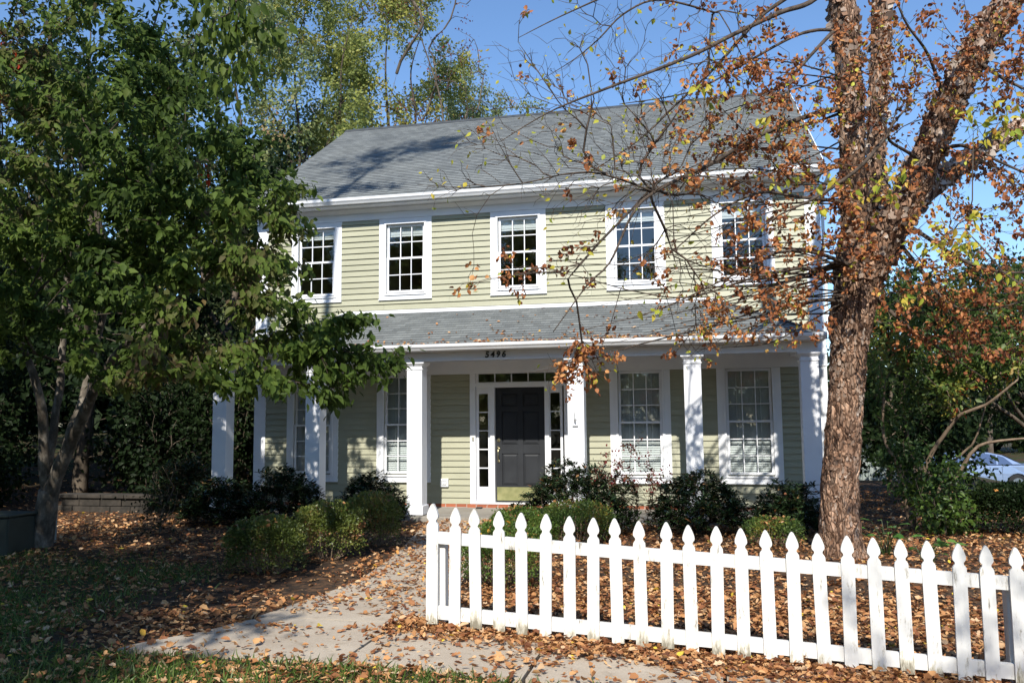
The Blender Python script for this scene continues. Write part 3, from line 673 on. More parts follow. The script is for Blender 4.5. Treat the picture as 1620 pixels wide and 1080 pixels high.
mb.box(PX0+.02, PX1-.02, -1.651, -.04, 2.655, 2.672)             # soffit and ceiling board
mb.box(PX0+.02, PX1-.02, -1.650, -1.63, 2.673, 2.74); mb.box(PX0+.015, PX0+.04, -1.62, -.04, 2.6725, 2.76); mb.box(PX1-.04, PX1-.015, -1.62, -.04, 2.6725, 2.76)
mb.build('porch_soffit', MAT['trim'], house)
mb = MB()
mb.box(-5.39, 4.874, PY-.14, PY+.14, 2.52, 2.654); mb.box(-5.39, 4.874, PY-.155, PY-.1405, 2.498, 2.535)
for x in (-5.25, 4.74): mb.box(x-.138, x+.138, PY+.141, -.041, 2.52, 2.653)
beam = mb.build('porch_beam', MAT['trim'], house, bevel=.003)
# house number
def text_mesh(body, size, loc, mat, parent, name, shear=.15, ext=.006):
    cu = bpy.data.curves.new(name, 'FONT'); cu.body = body; cu.size = size; cu.extrude = ext; cu.shear = shear; cu.offset = .003; cu.space_character = 1.38
    o = bpy.data.objects.new('tmp', cu); COL.objects.link(o); dg = bpy.context.evaluated_depsgraph_get()
    me = bpy.data.meshes.new_from_object(o.evaluated_get(dg)); bpy.data.objects.remove(o)
    me.transform(Matrix.Rotation(R_(90), 4, 'X')); me.materials.clear(); me.materials.append(mat)
    t = bpy.data.objects.new(name, me); COL.objects.link(t); t.parent = parent; t.location = Vector(loc)-origin_of(parent); return t
text_mesh('5496', .138, (-.375, PY-.149, 2.545), MAT['iron'], beam, 'house_number')
# six square columns
def column(x, half=False):
    mb = MB(); k = KW
    prof = [(k, -.055), (k+.03, -.055), (k+.03, .07), (k+.018, .085), (k, .10)]
    mb.box(x-k, x+k, PY-k, PY+k, .10, 2.36)
    mb.box(x-k-.022, x+k+.022, PY-k-.022, PY+k+.022, -.05, .0995)
    mb.box(x-k-.012, x+k+.012, PY-k-.012, PY+k+.012, 2.3605, 2.385); mb.box(x-k+.002, x+k-.002, PY-k+.002, PY+k-.002, 2.3855, 2.43)
    a, b, z0, z1 = k+.006, k+.04, 2.4305, 2.468
    vs = [(x+sx*w, PY+sy*w, z) for w, z in ((a, z0), (b, z1)) for sx, sy in ((-1, -1), (1, -1), (1, 1), (-1, 1))]
    mb.add(vs, [(0, 3, 2, 1), (4, 5, 6, 7), (0, 1, 5, 4), (1, 2, 6, 5), (2, 3, 7, 6), (3, 0, 4, 7)])
    mb.box(x-b-.004, x+b+.004, PY-b-.004, PY+b+.004, 2.4685, 2.4975)
    return mb.build('column', MAT['trim'], house, bevel=.004)
cols = [column(x) for x in (-5.25, -3.463, -1.609, 1.128, 2.986, 4.74)]
mb = MB(); xx = 1.118; yy = PY-KW-.001
mb.lathe_y((xx, yy, 1.50), [(.026, 0), (.026, .006), (.012, .010)], 14); mb.tube([(xx, yy-.01, 1.49), (xx+.004, yy-.05, 1.475), (xx, yy-.055, 1.50), (xx-.004, yy-.045, 1.56), (xx, yy-.04, 1.63)], [.008, .012, .014, .009, .006], 8)
mb.box(xx-.045, xx+.045, yy-.022, yy, 1.395, 1.405); mb.build('bracket', MAT['greyplastic'], cols[3])
# porch floor slab
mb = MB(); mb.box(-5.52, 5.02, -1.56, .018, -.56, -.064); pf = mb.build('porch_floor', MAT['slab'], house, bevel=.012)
mb = MB(); mb.lathe((-.93, -.30, -.063), [(.05, 0), (.055, .02), (.03, .035)], 12); 
# door mat edge and shoe-like dark thing left by the door
mb = MB(); mb.box(-.88, -.77, -.24, -.16, -.063, -.035); tag(mb.build('boot_scraper', MAT['iron'], None, bevel=.01, base=(-.82, -.2, -.063)), 'small black boot scraper on the porch floor beside the front door', 'boot scraper')

# ================================================================== FENCE
fa = Vector((.985, -8.53, -.085)); fb = Vector((5.168, -8.53, -.322))
fence = thing('picket_fence', (3.0, -8.53, -.25), 'weathered white picket fence with arrow shaped tops running along the leaf covered walk', 'fence')
def picket_mesh():
    w = .0455; h = .915
    half = [(w, 0), (w, .735), (w*.97, .752), (w*.80, .765), (w*.66, .772), (w*.60, .780), (w*.64, .790), (w*.78, .797), (w*.93, .806), (w*.97, .818), (w*.93, .834), (w*.78, .856), (w*.55, .882), (w*.28, .906), (w*.10, h)]
    prof = half+[(-x, z) for x, z in half[::-1]]
    return prof
def add_dirt(o, k):
    me = o.data; a = me.attributes.new('dirt', 'FLOAT', 'POINT'); z = np.empty(len(me.vertices)*3); me.vertices.foreach_get('co', z); z = z.reshape(-1, 3)[:, 2]
    a.data.foreach_set('value', (k*np.clip(1-(z-z.min())/.34, 0, 1)).astype(np.float32))
for i in range(36):
    f = i/23; c = fa.lerp(fb, f)
    prof = picket_mesh(); mb = MB()
    # thin body split in rows so that the dirt gradient has vertices
    n = len(prof)
    half = prof[:n//2]; rows = [(half[0][0], z) for z in (0, .04, .1, .18, .3, .5)]+half[1:]
    vs = []; y0, y1 = -.0095, .0095
    for x, z in rows: vs += [(-x, y0, z), (x, y0, z), (x, y1, z), (-x, y1, z)]
    fs = [(0, 3, 2, 1)]
    for r in range(len(rows)-1):
        a = r*4; b = a+4; fs += [(a, a+1, b+1, b), (a+1, a+2, b+2, b+1), (a+2, a+3, b+3, b+2), (a+3, a, b, b+3)]
    q = (len(rows)-1)*4; fs.append((q, q+1, q+2, q+3)); mb.add(vs, fs)
    o = mb.build('picket', MAT['fence'], fence, base=(0, 0, 0)); o.location = c-fence.location+Vector((random.uniform(-.004, .004), 0, random.uniform(-.006, .004)))
    o.rotation_euler = (random.uniform(-.02, .02), random.uniform(-.018, .018)+(.004 if i < 10 else -.004), random.uniform(-.03, .03))
    add_dirt(o, random.choice([.45, .55, .62, .7, .78]) if i != 4 else .75)
    if i in (0,): o.scale = (1.03, 1.9, 1.01)
def rail(z0a, z1a, z0b, z1b):
    mb = MB(); d = fb-fa; n = 12
    vs = []
    for k in range(n+1):
        t = k/n*1.54+.006; x = fa.x+d.x*t; za, zb = z0a+(z0b-z0a)*k/n*1.54, z1a+(z1b-z1a)*k/n*1.54; w = .002*math.sin(k*1.7)
        vs += [(x, -8.5195+w, za), (x, -8.482+w, za), (x, -8.482+w, zb), (x, -8.5195+w, zb)]
    fs = [(0, 1, 2, 3), tuple(n*4+j for j in (3, 2, 1, 0))]
    for k in range(n):
        a = k*4; fs += [(a+j, a+4+j, a+4+(j+1) % 4, a+(j+1) % 4) for j in range(4)]
    mb.add(vs, fs); o = mb.build('rail', MAT['fence'], fence); add_dirt(o, .42); return o
rail(.533, .625, .300, .392); rail(-.048, .052, -.292, -.190)
def fpost(x, zt, y=-8.475):
    mb = MB(); mb.box(x-.044, x+.044, y, y+.088, -.55, zt-.03)
    k = .044; mb.add([(x-k, y, zt-.03), (x+k, y, zt-.03), (x+k, y+2*k, zt-.03), (x-k, y+2*k, zt-.03), (x, y+k, zt)], [(0, 1, 4), (1, 2, 4), (2, 3, 4), (3, 0, 4)])
    o = mb.build('post', MAT['fence'], fence, bevel=.004); add_dirt(o, .5)
fpost(1.036, .575); fpost(3.172, .46); fpost(5.155, .35); fpost(7.3, .225)

# ================================================================== GROUND, WALKS, STREET
def grid_mesh(name, mat, xs, ys, zf, lawn=None):
    X, Y = np.meshgrid(xs, ys); Z = zf(X, Y); V = np.stack([X, Y, Z], -1).reshape(-1, 3); nx, ny = len(xs), len(ys)
    f = [(j*nx+i, j*nx+i+1, (j+1)*nx+i+1, (j+1)*nx+i) for j in range(ny-1) for i in range(nx-1)]
    me = bpy.data.meshes.new(name); me.from_pydata(V.tolist(), [], f); me.materials.append(mat); me.polygons.foreach_set('use_smooth', [True]*len(f))
    if lawn is not None:
        a = me.attributes.new('lawn', 'FLOAT', 'POINT'); a.data.foreach_set('value', lawn(X, Y).ravel().astype(np.float32))
    o = bpy.data.objects.new(name, me); COL.objects.link(o); return o
def lawnf(x, y):
    """1 where grass grows: left lawn and the strip in front of the sidewalk"""
    l = (1-ss(-2.6, -1.6, x))*(1-ss(-7.0, -5.2, y)) + (1-ss(-9.55, -9.35, y))
    far = ss(11, 14, np.abs(x)) + (1-ss(-13, -11, y)) + ss(9, 12, y)
    return np.clip(l+far, 0, 1)
def nz(X, Y, s, k):
    f = np.vectorize(lambda a, b: noise.noise(Vector((a*s, b*s, k)))); return f(X, Y)
xs = np.concatenate([np.linspace(-400, -30, 12), np.linspace(-28, -9, 20), np.linspace(-8.8, 10, 150), np.linspace(11, 30, 20), np.linspace(40, 400, 12)])
ys = np.concatenate([np.linspace(-200, -30, 8), np.linspace(-26, -11, 12), np.linspace(-10.8, 2, 110), np.linspace(3, 30, 28), np.linspace(40, 500, 12)])
bare = lambda X, Y: np.where((np.abs(X) < 30) & (Y > -12) & (Y < 4), 1., 0.)
def in_walk(x, y, pad=0.):
    x = np.asarray(x); y = np.asarray(y)
    side = (y < -8.28-.10*ss(2, 6, x)+pad) & (y > -9.50-pad) & (x > sidewalk_left(y)-pad)
    return side | in_path(x, y, pad)
def sidewalk_left(y):      # the slab's ragged left end
    return -1.02+np.clip((y+9.28)/.99, -0.2, 1.3)*.52
def path_l(y): return np.interp(y, [-9.0, -7.99, -6.73, -5.2, -4.2, -2.2, -1.5], [-.75, -.56, -.40, -.60, -.79, -1.22, -1.25])
def path_r(y): return np.interp(y, [-9.0, -7.99, -6.73, -5.2, -4.2, -2.2, -1.5], [1.25, .95, .70, .45, .30, .05, .0])
def in_path(x, y, pad=0.): return (y > -8.35) & (y < -1.5) & (x > path_l(y)-pad) & (x < path_r(y)+pad)
def gzn(X, Y): return gz(X, Y)+(.012*nz(X, Y, .9, 2.)+.006*nz(X, Y, 4., 5.))*bare(X, Y)*np.where(in_walk(X, Y, .12), -.5, 1.) - .03*np.where(in_walk(X, Y, -.02), 1., 0)
gr = grid_mesh('ground', MAT['ground'], xs, ys, gzn, lawnf); gr['kind'] = 'structure'
# concrete walk from fence to porch: slabs with joints
def slab_strip(rows, name):
    mb = MB(); k = 0
    for a, b in zip(rows[:-1], rows[1:]):
        ya, yb = a+.006, b-.006; m = 6
        vs = []
        for j in range(m+1):
            y = ya+(yb-ya)*j/m
            for i in range(7):
                x = path_l(y)+(path_r(y)-path_l(y))*i/6; vs.append((x, y, float(gz(x, y))+.018))
        fs = [(j*7+i, j*7+i+1, (j+1)*7+i+1, (j+1)*7+i) for j in range(m) for i in range(6)]
        # skirts
        n0 = len(vs); bd = [i for i in range(7)]+[j*7+6 for j in range(1, m+1)]+[m*7+i for i in range(5, -1, -1)]+[j*7 for j in range(m-1, 0, -1)]
        vs += [(vs[i][0], vs[i][1], vs[i][2]-.08) for i in bd]; L = len(bd)
        fs += [(bd[i], n0+i, n0+(i+1) % L, bd[(i+1) % L]) for i in range(L)]; mb.add(vs, fs)
    return mb.build(name, MAT['concrete'], None)
tag(slab_strip([-8.33, -6.95, -5.6, -4.3, -3.0, -1.57], 'path'), kind='structure')
mb = MB(); cuts = [-9, .64, 1.915, 3.2, 4.5, 5.8, 7.1, 8.4, 9.7, 11]
for a, b in zip(cuts[:-1], cuts[1:]):
    vs = []; m = 8; nn = 8
    for j in range(m+1):
        y = -9.47+(1.12)*j/m
        for i in range(nn+1):
            x0 = sidewalk_left(y)+.03*math.sin(y*9) if a == -9 else a+.013
            x = x0+(b-.013-x0)*i/nn; vs.append((x, y-.03*(x-1)*0, float(gz(x, y))+.020))
    w = nn+1; fs = [(j*w+i, j*w+i+1, (j+1)*w+i+1, (j+1)*w+i) for j in range(m) for i in range(nn)]
    n0 = len(vs); bd = [i for i in range(w)]+[j*w+nn for j in range(1, m+1)]+[m*w+i for i in range(nn-1, -1, -1)]+[j*w for j in range(m-1, 0, -1)]
    vs += [(vs[i][0], vs[i][1], vs[i][2]-.08) for i in bd]; L = len(bd); fs += [(bd[i], n0+i, n0+(i+1) % L, bd[(i+1) % L]) for i in range(L)]; mb.add(vs, fs)
tag(mb.build('sidewalk', MAT['concrete'], None), kind='structure')
mb = MB(); vs = [(10.5, 14, -1.185), (60, 6, -1.185), (64, 32, -1.185), (12, 34, -1.185)]; mb.add(vs, [(0, 1, 2, 3)])
tag(mb.build('street', MAT['asphalt'], None), kind='structure')

# ---- fallen leaves
def scatter(n, x0, x1, y0, y1, dens, zoff=.0, pile=.03):
    x = RNG.uniform(x0, x1, n); y = RNG.uniform(y0, y1, n); keep = RNG.random(n) < dens(x, y); x, y = x[keep], y[keep]
    z = gz(x, y)+np.where(in_walk(x, y), .024, .008)+zoff+pile*RNG.random(len(x))**2; return np.stack([x, y, z], 1)
def nz1(x, y, s, k): return np.array([noise.noise(Vector((a*s, b*s, k))) for a, b in zip(x, y)])
def dens(x, y):
    d = np.zeros_like(x); w = in_walk(x, y); cl = np.clip(.5+1.3*nz1(x, y, 1.6, 3.), 0.05, 1)
    bed = (~w) & (x > .2) & (y > -8.6); d = np.where(bed, .95, d)
    d = np.where((x > .6) & (y < -7.9) & (y > -8.85-.10*np.clip(x-1, 0, 5)-.10*cl), 1.0, d)
    left = (~w) & (x <= .2); d = np.where(left, .42+.3*cl, d); d = np.where(left & (y < -7.6) & (x < -1.7), .20+.25*cl, d)
    d = np.where(left & (y > -6.5) & (x > -2.2), .75, d)
    d = np.where(left & (x > -1.7) & (y < -6.6) & (y > -9.1), .65, d)
    d = np.where((~w) & (y < -9.35), .20+.2*cl+.5*ss(-.8, 1.2, x), d)
    wl = in_path(x, y) & (y > -8.2); ed = np.minimum(x-path_l(y), path_r(y)-x)
    d = np.where(wl, np.clip(.28+.65*(cl > .5)+.9*(1-ss(.0, .45, ed))+.45*ss(-7., -4, y), 0, 1), d)
    sw = w & ~wl & (y < -8.6); d = np.where(sw, .10+.22*(cl > .55)+.20*ss(.8, 2.6, x)*cl+.40*ss(-8.95, -8.6, y)*ss(.3, 1., x)+.35*ss(2.4, 4.0, x), d)
    d = np.where((np.hypot((x+.55)/.55, (y+7.05)/.32) < 1) & ~w, .06, d)
    d = np.where((x > -1.9) & (x < -.9) & (y > -7.2) & (y < -3.8) & ~w, .25, d)
    d = np.where((y > -1.5) & (x > -5.5) & (x < 5.1), 0, d); d = np.where((y > -2.6) & (x < -1.3), .35, d)
    return d
parts = [scatter(64000, -9, 9.5, -8.6, -1.2, lambda x, y: dens(x, y)*.9), scatter(24000, -4, 6.5, -10.4, -8.2, lambda x, y: dens(x, y)),
         scatter(14000, .9, 7.2, -8.9, -6.0, lambda x, y: dens(x, y)), scatter(6000, -14, -5, -5, 8, lambda x, y: np.full_like(x, .8)), scatter(9000, 5.4, 14, -1.3, 6, lambda x, y: np.full_like(x, .85)),
         scatter(5000, .6, 6.5, -8.95, -8.35, lambda x, y: dens(x, y), .015, .05)]
pos = np.concatenate(parts); n = len(pos); d = RNG.normal(size=(n, 3)); d[:, 2] = .22*RNG.normal(size=n); up = rdirs(n, 2.6, .9)
sz = .022+.056*RNG.random(n)**1.3; rr = np.clip(RNG.beta(1.6, 1.7, n)*.93+np.where(RNG.random(n) < .045, .3, 0), 0, 1)
kd = RNG.random(n)
FLAT = (OVATE[0]*np.array([1, .9, .35]), OVATE[1]); THIN = (LANCE[0]*np.array([1, 1.1, 2.]), LANCE[1])
LOBE = (np.array([(0, 0, 0), (.22, .16, .03), (.30, .36, .10), (.52, .17, .02), (.72, .30, .12), (1, 0, .04), (.75, -.26, .10), (.50, -.16, .0), (.34, -.38, .12), (.2, -.14, .02), (.5, 0, -.02)]), [(10, i+1, i) for i in range(9)]+[(10, 0, 9)])
for tm, lo_, hi_, fs in ((CURL, 0, .38, 1.), (FLAT, .38, .62, .85), (THIN, .62, .76, 1.25), (LOBE, .76, 1.01, 1.15)):
    k = (kd >= lo_) & (kd < hi_); tag(leaves('fallen_leaves', MAT['l_ground'], pos[k], d[k], up[k], sz[k]*fs, tm, rnd=rr[k]), kind='stuff')
# leaves caught on the porch roof and in the gutter
n = 900; x = RNG.uniform(-5.0, 4.6, n); t = np.where(RNG.random(n) < .75, RNG.random(n)**6*.35, RNG.random(n)); t = np.clip(t+.0*x, 0, .95)
keep = (RNG.random(n) < .25+.75*ss(-3, 2.5, x)) & (x < 4.95-1.6*t) & (x > -5.4+1.9*t); x = x[keep]; t = t[keep]; n = len(x)
pos = np.stack([x, EY+(-.03-EY)*t, EZ+(FZ-EZ)*t+.022+.03*(t < .03)], 1); d = RNG.normal(size=(n, 3)); d[:, 2] *= .3
tag(leaves('roof_litter', MAT['l_ground'], pos, d, np.array([0, -.45, 1.])+.3*RNG.normal(size=(n, 3)), .055, CURL), kind='stuff')
# grass
n = 110000; x = RNG.uniform(-5.5, 5.8, n); y = RNG.uniform(-10.5, -5.0, n)
g = lawnf(x, y)*(nz1(x, y, .9, 9.)*1.1+.42+.55*(y < -8.4)); k = (RNG.random(n) < g) & ~in_walk(x, y, .015); x = x[k]; y = y[k]; n = len(x)
pos = np.stack([x, y, gz(x, y)-.004], 1); d = rdirs(n, 1.3, .5); tag(leaves('grass', MAT['grass'], pos, d, rdirs(n), .072, BLADE, vary=.5), kind='stuff')

# ================================================================== SHRUBS
def caught(p, t, k):
    """a few fallen leaves resting on top of a shrub"""
    zc = np.quantile(p[:, 2], .80); c = p[p[:, 2] > zc]; c = c[RNG.integers(0, len(c), k)]+np.array([0, 0, .012]); leaves('caught_leaves', MAT['l_ground'], c, RNG.normal(size=(k, 3))*[1, 1, .3], rdirs(k, 2), .052, CURL, t)
def boxwood(loc, rx, ry, h, n, mat, label, seed, group=None, leafsz=.029, bare=.05, cat='shrub', name='boxwood_shrub', dead=.0):
    x, y = loc; z = float(gz(x, y)); t = thing(name, (x, y, z), label, cat, group); b = np.array([x, y, z])
    st = MB(); tipc = []
    for i in range(26):
        a = RNG.random()*6.283; r = RNG.random()**.5*.9; e = b+np.array([rx*r*math.cos(a), ry*r*math.sin(a), h*(.55+.35*RNG.random())*(1.05-.35*r)])
        s = b+np.array([.25*rx*math.cos(a), .25*ry*math.sin(a), -.02]); m = (s+e)/2+np.array([rx*.18*math.cos(a), ry*.18*math.sin(a), -.04*h]); pts, rr = smoothpts([s, m, e], [.009, .006, .003], .12); st.tube(pts, rr, 4)
    st.build('stem', MAT['tanbark'], t)
    d = unit(RNG.normal(size=(n, 3))); d[:, 2] = np.abs(d[:, 2])*.95-.85*(RNG.random(n) < .5)*RNG.random(n)
    lump = np.array([1+.13*noise.noise(Vector(q)*2.2+Vector((seed, 0, 0)))+.10*noise.noise(Vector(q)*5.5+Vector((seed, 0, 0))) for q in d]); r = lump*(1-.45*RNG.random(n)**2.6)*np.where(RNG.random(n) < .05, 1+.22*RNG.random(n), 1)
    sq = np.abs(d)**.82*np.sign(d); p = b+np.stack([sq[:, 0]*rx*r, sq[:, 1]*ry*r, h*.50+sq[:, 2]*h*.50*r+.02], 1); p[:, 2] = np.maximum(p[:, 2], z+bare*h*RNG.random(n))
    dd = unit(d+.8*RNG.normal(size=(n, 3))+[0, 0, .3]); leaves('foliage', mat, p, dd, rdirs(n, 1), leafsz, KITE, t, rnd=patchy(p, 3.0, .1, .85, .5)); caught(p, t, 34); return t
HG = 'clipped boxwoods along the edge of the walk'
boxwood((-1.62, -6.38), .41, .38, .60, 11000, MAT['l_box'], 'clipped boxwood with bare twigs showing at its base', 1, HG)
boxwood((-1.36, -5.32), .40, .38, .67, 11000, MAT['l_box'], 'rounded boxwood in the middle of the three clipped ones beside the walk', 2, HG)
boxwood((-1.24, -4.30), .38, .36, .70, 9000, MAT['l_box'], 'clipped boxwood at the porch end of the row beside the walk', 3, HG)
HB = 'green boxwoods behind the picket fence'
boxwood((1.12, -6.6), .42, .40, .62, 10000, MAT['l_boxg'], 'bright green boxwood behind the end pickets of the fence beside the walk', 4, HB, leafsz=.028)
boxwood((.80, -4.2), .42, .45, .50, 9000, MAT['l_boxg'], 'bright green boxwood beside the walk below the front door', 5, HB, leafsz=.028)
boxwood((1.45, -3.7), .5, .45, .56, 6500, MAT['l_shade'], 'reddish green boxwood in front of the widest glossy bush by the door', 6, HB, leafsz=.028)
boxwood((3.95, -3.7), .36, .34, .36, 2600, MAT['l_shade'], 'low boxwood beside the birch trunk, half behind the picket tops', 7, HB, leafsz=.028)
def evergreen(loc, rx, ry, h, nw, label, group, seed, mat='l_rhodo', size=.09):
    x, y = loc; z = float(gz(x, y)); t = thing('evergreen_bush', (x, y, z), label, 'bush', group); b = Vector((x, y, z))
    tips = []
    nw = int(nw*1.9)
    while len(tips) < nw:
        d = unit(RNG.normal(size=(1, 3)))[0]; d[2] = abs(d[2]); r = (1+.22*noise.noise(Vector(d)*2.2+Vector((seed, 3, 0))))*(.55+.45*RNG.random()**.6)
        tips.append((x+d[0]*rx*r, y+d[1]*ry*r, z+.10+d[2]*(h-.1)*r))
    mb, paths = grow([([b, b+Vector((.02, 0, h*.2))], [.02, .015])], tips, .5, .05, .003, .4, .12)
    mb.build('stem', MAT['branch'], t)
    T = np.array([p[-1] for p in paths]); D = unit(np.array([np.array(p[-1])-np.array(p[-2]) for p in paths])*1+np.array([0, 0, .9]))
    k = 14; pos = np.repeat(T, k, 0)+RNG.normal(size=(len(T)*k, 3))*.018; rad = unit(RNG.normal(size=(len(T)*k, 3))); Dk = np.repeat(D, k, 0)
    dirs = unit(unit(rad-Dk*np.sum(rad*Dk, 1, keepdims=True))+Dk*RNG.uniform(-.15, .9, (len(T)*k, 1))); leaves('foliage', MAT[mat], pos, dirs, Dk+.2*RNG.normal(size=Dk.shape), size, LANCE, t); caught(pos, t, 22); return t
EG = 'dark glossy evergreen bushes along the porch'
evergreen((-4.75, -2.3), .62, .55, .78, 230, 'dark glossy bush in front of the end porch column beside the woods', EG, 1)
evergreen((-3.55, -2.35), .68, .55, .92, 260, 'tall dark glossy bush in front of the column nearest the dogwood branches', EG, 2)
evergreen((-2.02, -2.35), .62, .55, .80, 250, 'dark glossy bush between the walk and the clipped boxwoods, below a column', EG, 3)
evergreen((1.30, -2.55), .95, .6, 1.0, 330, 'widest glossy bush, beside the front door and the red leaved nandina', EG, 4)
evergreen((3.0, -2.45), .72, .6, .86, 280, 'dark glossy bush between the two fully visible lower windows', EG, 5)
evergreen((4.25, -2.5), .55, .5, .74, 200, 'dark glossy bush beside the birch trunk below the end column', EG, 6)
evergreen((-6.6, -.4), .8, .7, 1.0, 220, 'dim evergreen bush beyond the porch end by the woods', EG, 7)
# nandina with red foliage
t = thing('nandina', (2.15, -2.35, float(gz(2.15, -2.35))), 'airy shrub with dark red leaves below the lower window next to the door', 'shrub')
tips = blob_points([((2.1, -2.35, .75), .50, 1.1), ((1.55, -2.6, .75), .3, .8), ((2.35, -2.3, .45), .4, 1.)], 90); b0 = Vector((2.15, -2.35, -.2))
mb, paths = grow([([b0, b0+Vector((0, 0, .25))], [.012, .010]), ([b0+Vector((.1, 0, 0)), b0+Vector((.16, 0, .4))], [.01, .008])], tips, .5, .08, .0022, .4, .14)
mb.build('stem', MAT['branch'], t); p, dd = leaf_spots(paths, 15, .035, .6); leaves('foliage', MAT['l_nand'], p, dd+.7*RNG.normal(size=p.shape), rdirs(len(p), 1), .042, KITE, t)
# broad leaved low plants right of the birch
def broad(loc, h, n, label, group, size=.13, spread=.28):
    x, y = loc; z = float(gz(x, y)); t = thing('broadleaf_plant', (x, y, z), label, 'plant', group); mb = MB(); ps = []; ds = []
    for i in range(n):
        a = RNG.random()*6.283; r = spread*RNG.random()**.6; e = np.array([x+r*math.cos(a), y+r*math.sin(a), z+h*(.4+.6*RNG.random())]); mb.tube([(x+.03*math.cos(a), y+.03*math.sin(a), z-.01), tuple((np.array([x, y, z])+e)/2+[0, 0, .05]), tuple(e)], [.005, .004, .003], 4, False)
        ps.append(e); ds.append([math.cos(a), math.sin(a), -.1+.4*RNG.random()])
    mb.build('stem', MAT['grass'], t); leaves('foliage', MAT['l_hosta'], np.array(ps), np.array(ds), rdirs(n, 2.2), size, OVATE, t); return t
PG = 'bright green broad leaved plants right of the birch'
broad((5.20, -4.1), .42, 18, 'bright green broad leaved plant touching the foot of the birch trunk', PG)
broad((5.55, -4.5), .30, 16, 'lower broad leaved plant among fallen leaves between birch and picket fence', PG)

# ================================================================== LEFT TREE (dogwood-like)
RNG = np.random.default_rng(11)
def tree_thing(name, loc, label, cat='tree', group=None): return thing(name, loc, label, cat, group)
dog = tree_thing('dogwood_tree', P(65, 877, 11.08), 'leafy dark green dogwood with forked pale grey trunk beside the utility box on the lawn')
D0 = 11.08
def pp(l, d): return [P(u, v, d+dd) for u, v, dd in l]
tk = MB()
s_tr = [(62, 890, 0), (66, 850, 0), (74, 800, 0), (78, 775, 0)]
lft = [(76, 785, 0), (70, 740, -.05), (69, 690, -.1), (66, 645, -.15), (52, 590, -.2), (35, 545, -.2), (10, 480, -.2)]
l2 = [(74, 740, -.03), (84, 690, .1), (88, 650, .2), (95, 612, .3), (100, 520, .4), (110, 400, .4), (130, 250, .3)]
rgt = [(79, 785, 0), (92, 745, -.1), (110, 705, -.2), (128, 665, -.4), (152, 612, -.6), (185, 560, -.8), (250, 500, -1.1), (340, 430, -1.4)]
r2 = [(100, 730, -.1), (112, 680, .1), (128, 640, .3), (140, 590, .5), (170, 480, .6), (220, 330, .4), (260, 180, .2)]
stems = [(pp(s_tr, D0), [.17, .145, .132, .128]), (pp(lft, D0), [.075, .068, .064, .058, .048, .035, .02]), (pp(l2, D0), [.055, .055, .05, .05, .045, .035, .02]),
         (pp(rgt, D0), [.095, .088, .08, .07, .06, .05, .03, .02]), (pp(r2, D0), [.05, .055, .05, .045, .04, .03, .02])]
for pts, rads in stems:
    q, r = smoothpts(pts, rads, .06); r = [x*(1+.08*noise.noise(Vector(p)*5)) for x, p in zip(r, q)]; tk.tube(q, r, 12)
tk.build('trunk', MAT['dogbark'], dog, smooth=True)
bl = [((60, 90), 10.3, 1.7), ((190, 50), 10.6, 1.6), ((60, 290), 9.9, 1.6), ((210, 240), 9.6, 1.55), ((340, 290), 9.5, .95), ((320, 400), 9.2, 1.1), ((150, 440), 9.5, 1.3), ((10, 480), 9.6, 1.1),
      ((410, 490), 9.2, .85), ((500, 545), 9.2, .55), ((560, 560), 9.2, .42), ((590, 575), 9.2, .28), ((280, 540), 9.2, .75), ((420, 585), 9.0, .42), ((430, 300), 9.4, .30), ((415, 335), 9.3, .30), ((500, 510), 9.2, .3), ((448, 285), 9.4, .22), ((395, 240), 9.6, .42), ((470, 530), 9.2, .42), ((590, 545), 9.2, .22), ((410, 375), 9.3, .45), ((440, 350), 9.3, .25), ((60, 560), 9.9, .5), ((170, 575), 9.6, .45),
      ((360, 620), 9.0, .25), ((540, 620), 9.1, .15), ((500, 600), 9.1, .3), ((270, 130), 10.6, 1.0), ((350, 190), 10.5, .6), ((100, 200), 12.0, 2.0), ((250, 350), 11.3, 1.5), ((100, 420), 11.8, 1.3)]
blobs = [(tuple(P(u, v, d)), r, .8) for (u, v), d, r in bl]
edge = [(tuple(P(u, v, d)), q, .8) for u, v, d, q in ((425, 300, 9.4, .30), (442, 330, 9.3, .26), (420, 365, 9.3, .34), (455, 285, 9.4, .16), (425, 420, 9.2, .34), (450, 395, 9.1, .22), (445, 465, 9.1, .34), (490, 500, 9.1, .28), (400, 250, 9.6, .34),
    (540, 530, 9.1, .26), (585, 555, 9.1, .22), (605, 575, 9.1, .12), (560, 590, 9.0, .2), (490, 575, 9.0, .3), (430, 600, 9.0, .26), (360, 590, 9.0, .3), (520, 620, 9.0, .12))]
ctr = np.concatenate([blob_points(blobs, 400), blob_points(edge, 22)]); nc_ = len(ctr)
tips = np.repeat(ctr, 4, 0)+RNG.normal(size=(nc_*4, 3))*np.array([.22, .22, .05])*np.repeat(.5+.7*RNG.random(nc_), 4)[:, None]
mb, paths = grow(stems, tips, .28, .05, .0028, .42, .22, .12); mb.build('branch', MAT['branch'], dog)
pos, dd = leaf_spots(paths, 24, .05, .65); n = len(pos)
dirs = unit(dd*.6+RNG.normal(size=(n, 3))*.55+[0, 0, -.75]); ups = rdirs(n, 1.2, .8)
# droop: the leaf hangs from its stalk, upper face turned out of the crown
cen = np.array(P(220, 330, 10.5)); ups = unit(unit(pos-cen)*.9+np.array([0, 0, 1.0])+.55*RNG.normal(size=(n, 3)))
leaves('crown', MAT['l_dog'], pos, dirs, ups, .098, OVATE, dog, rnd=patchy(pos, .55, .05, .82, .45))

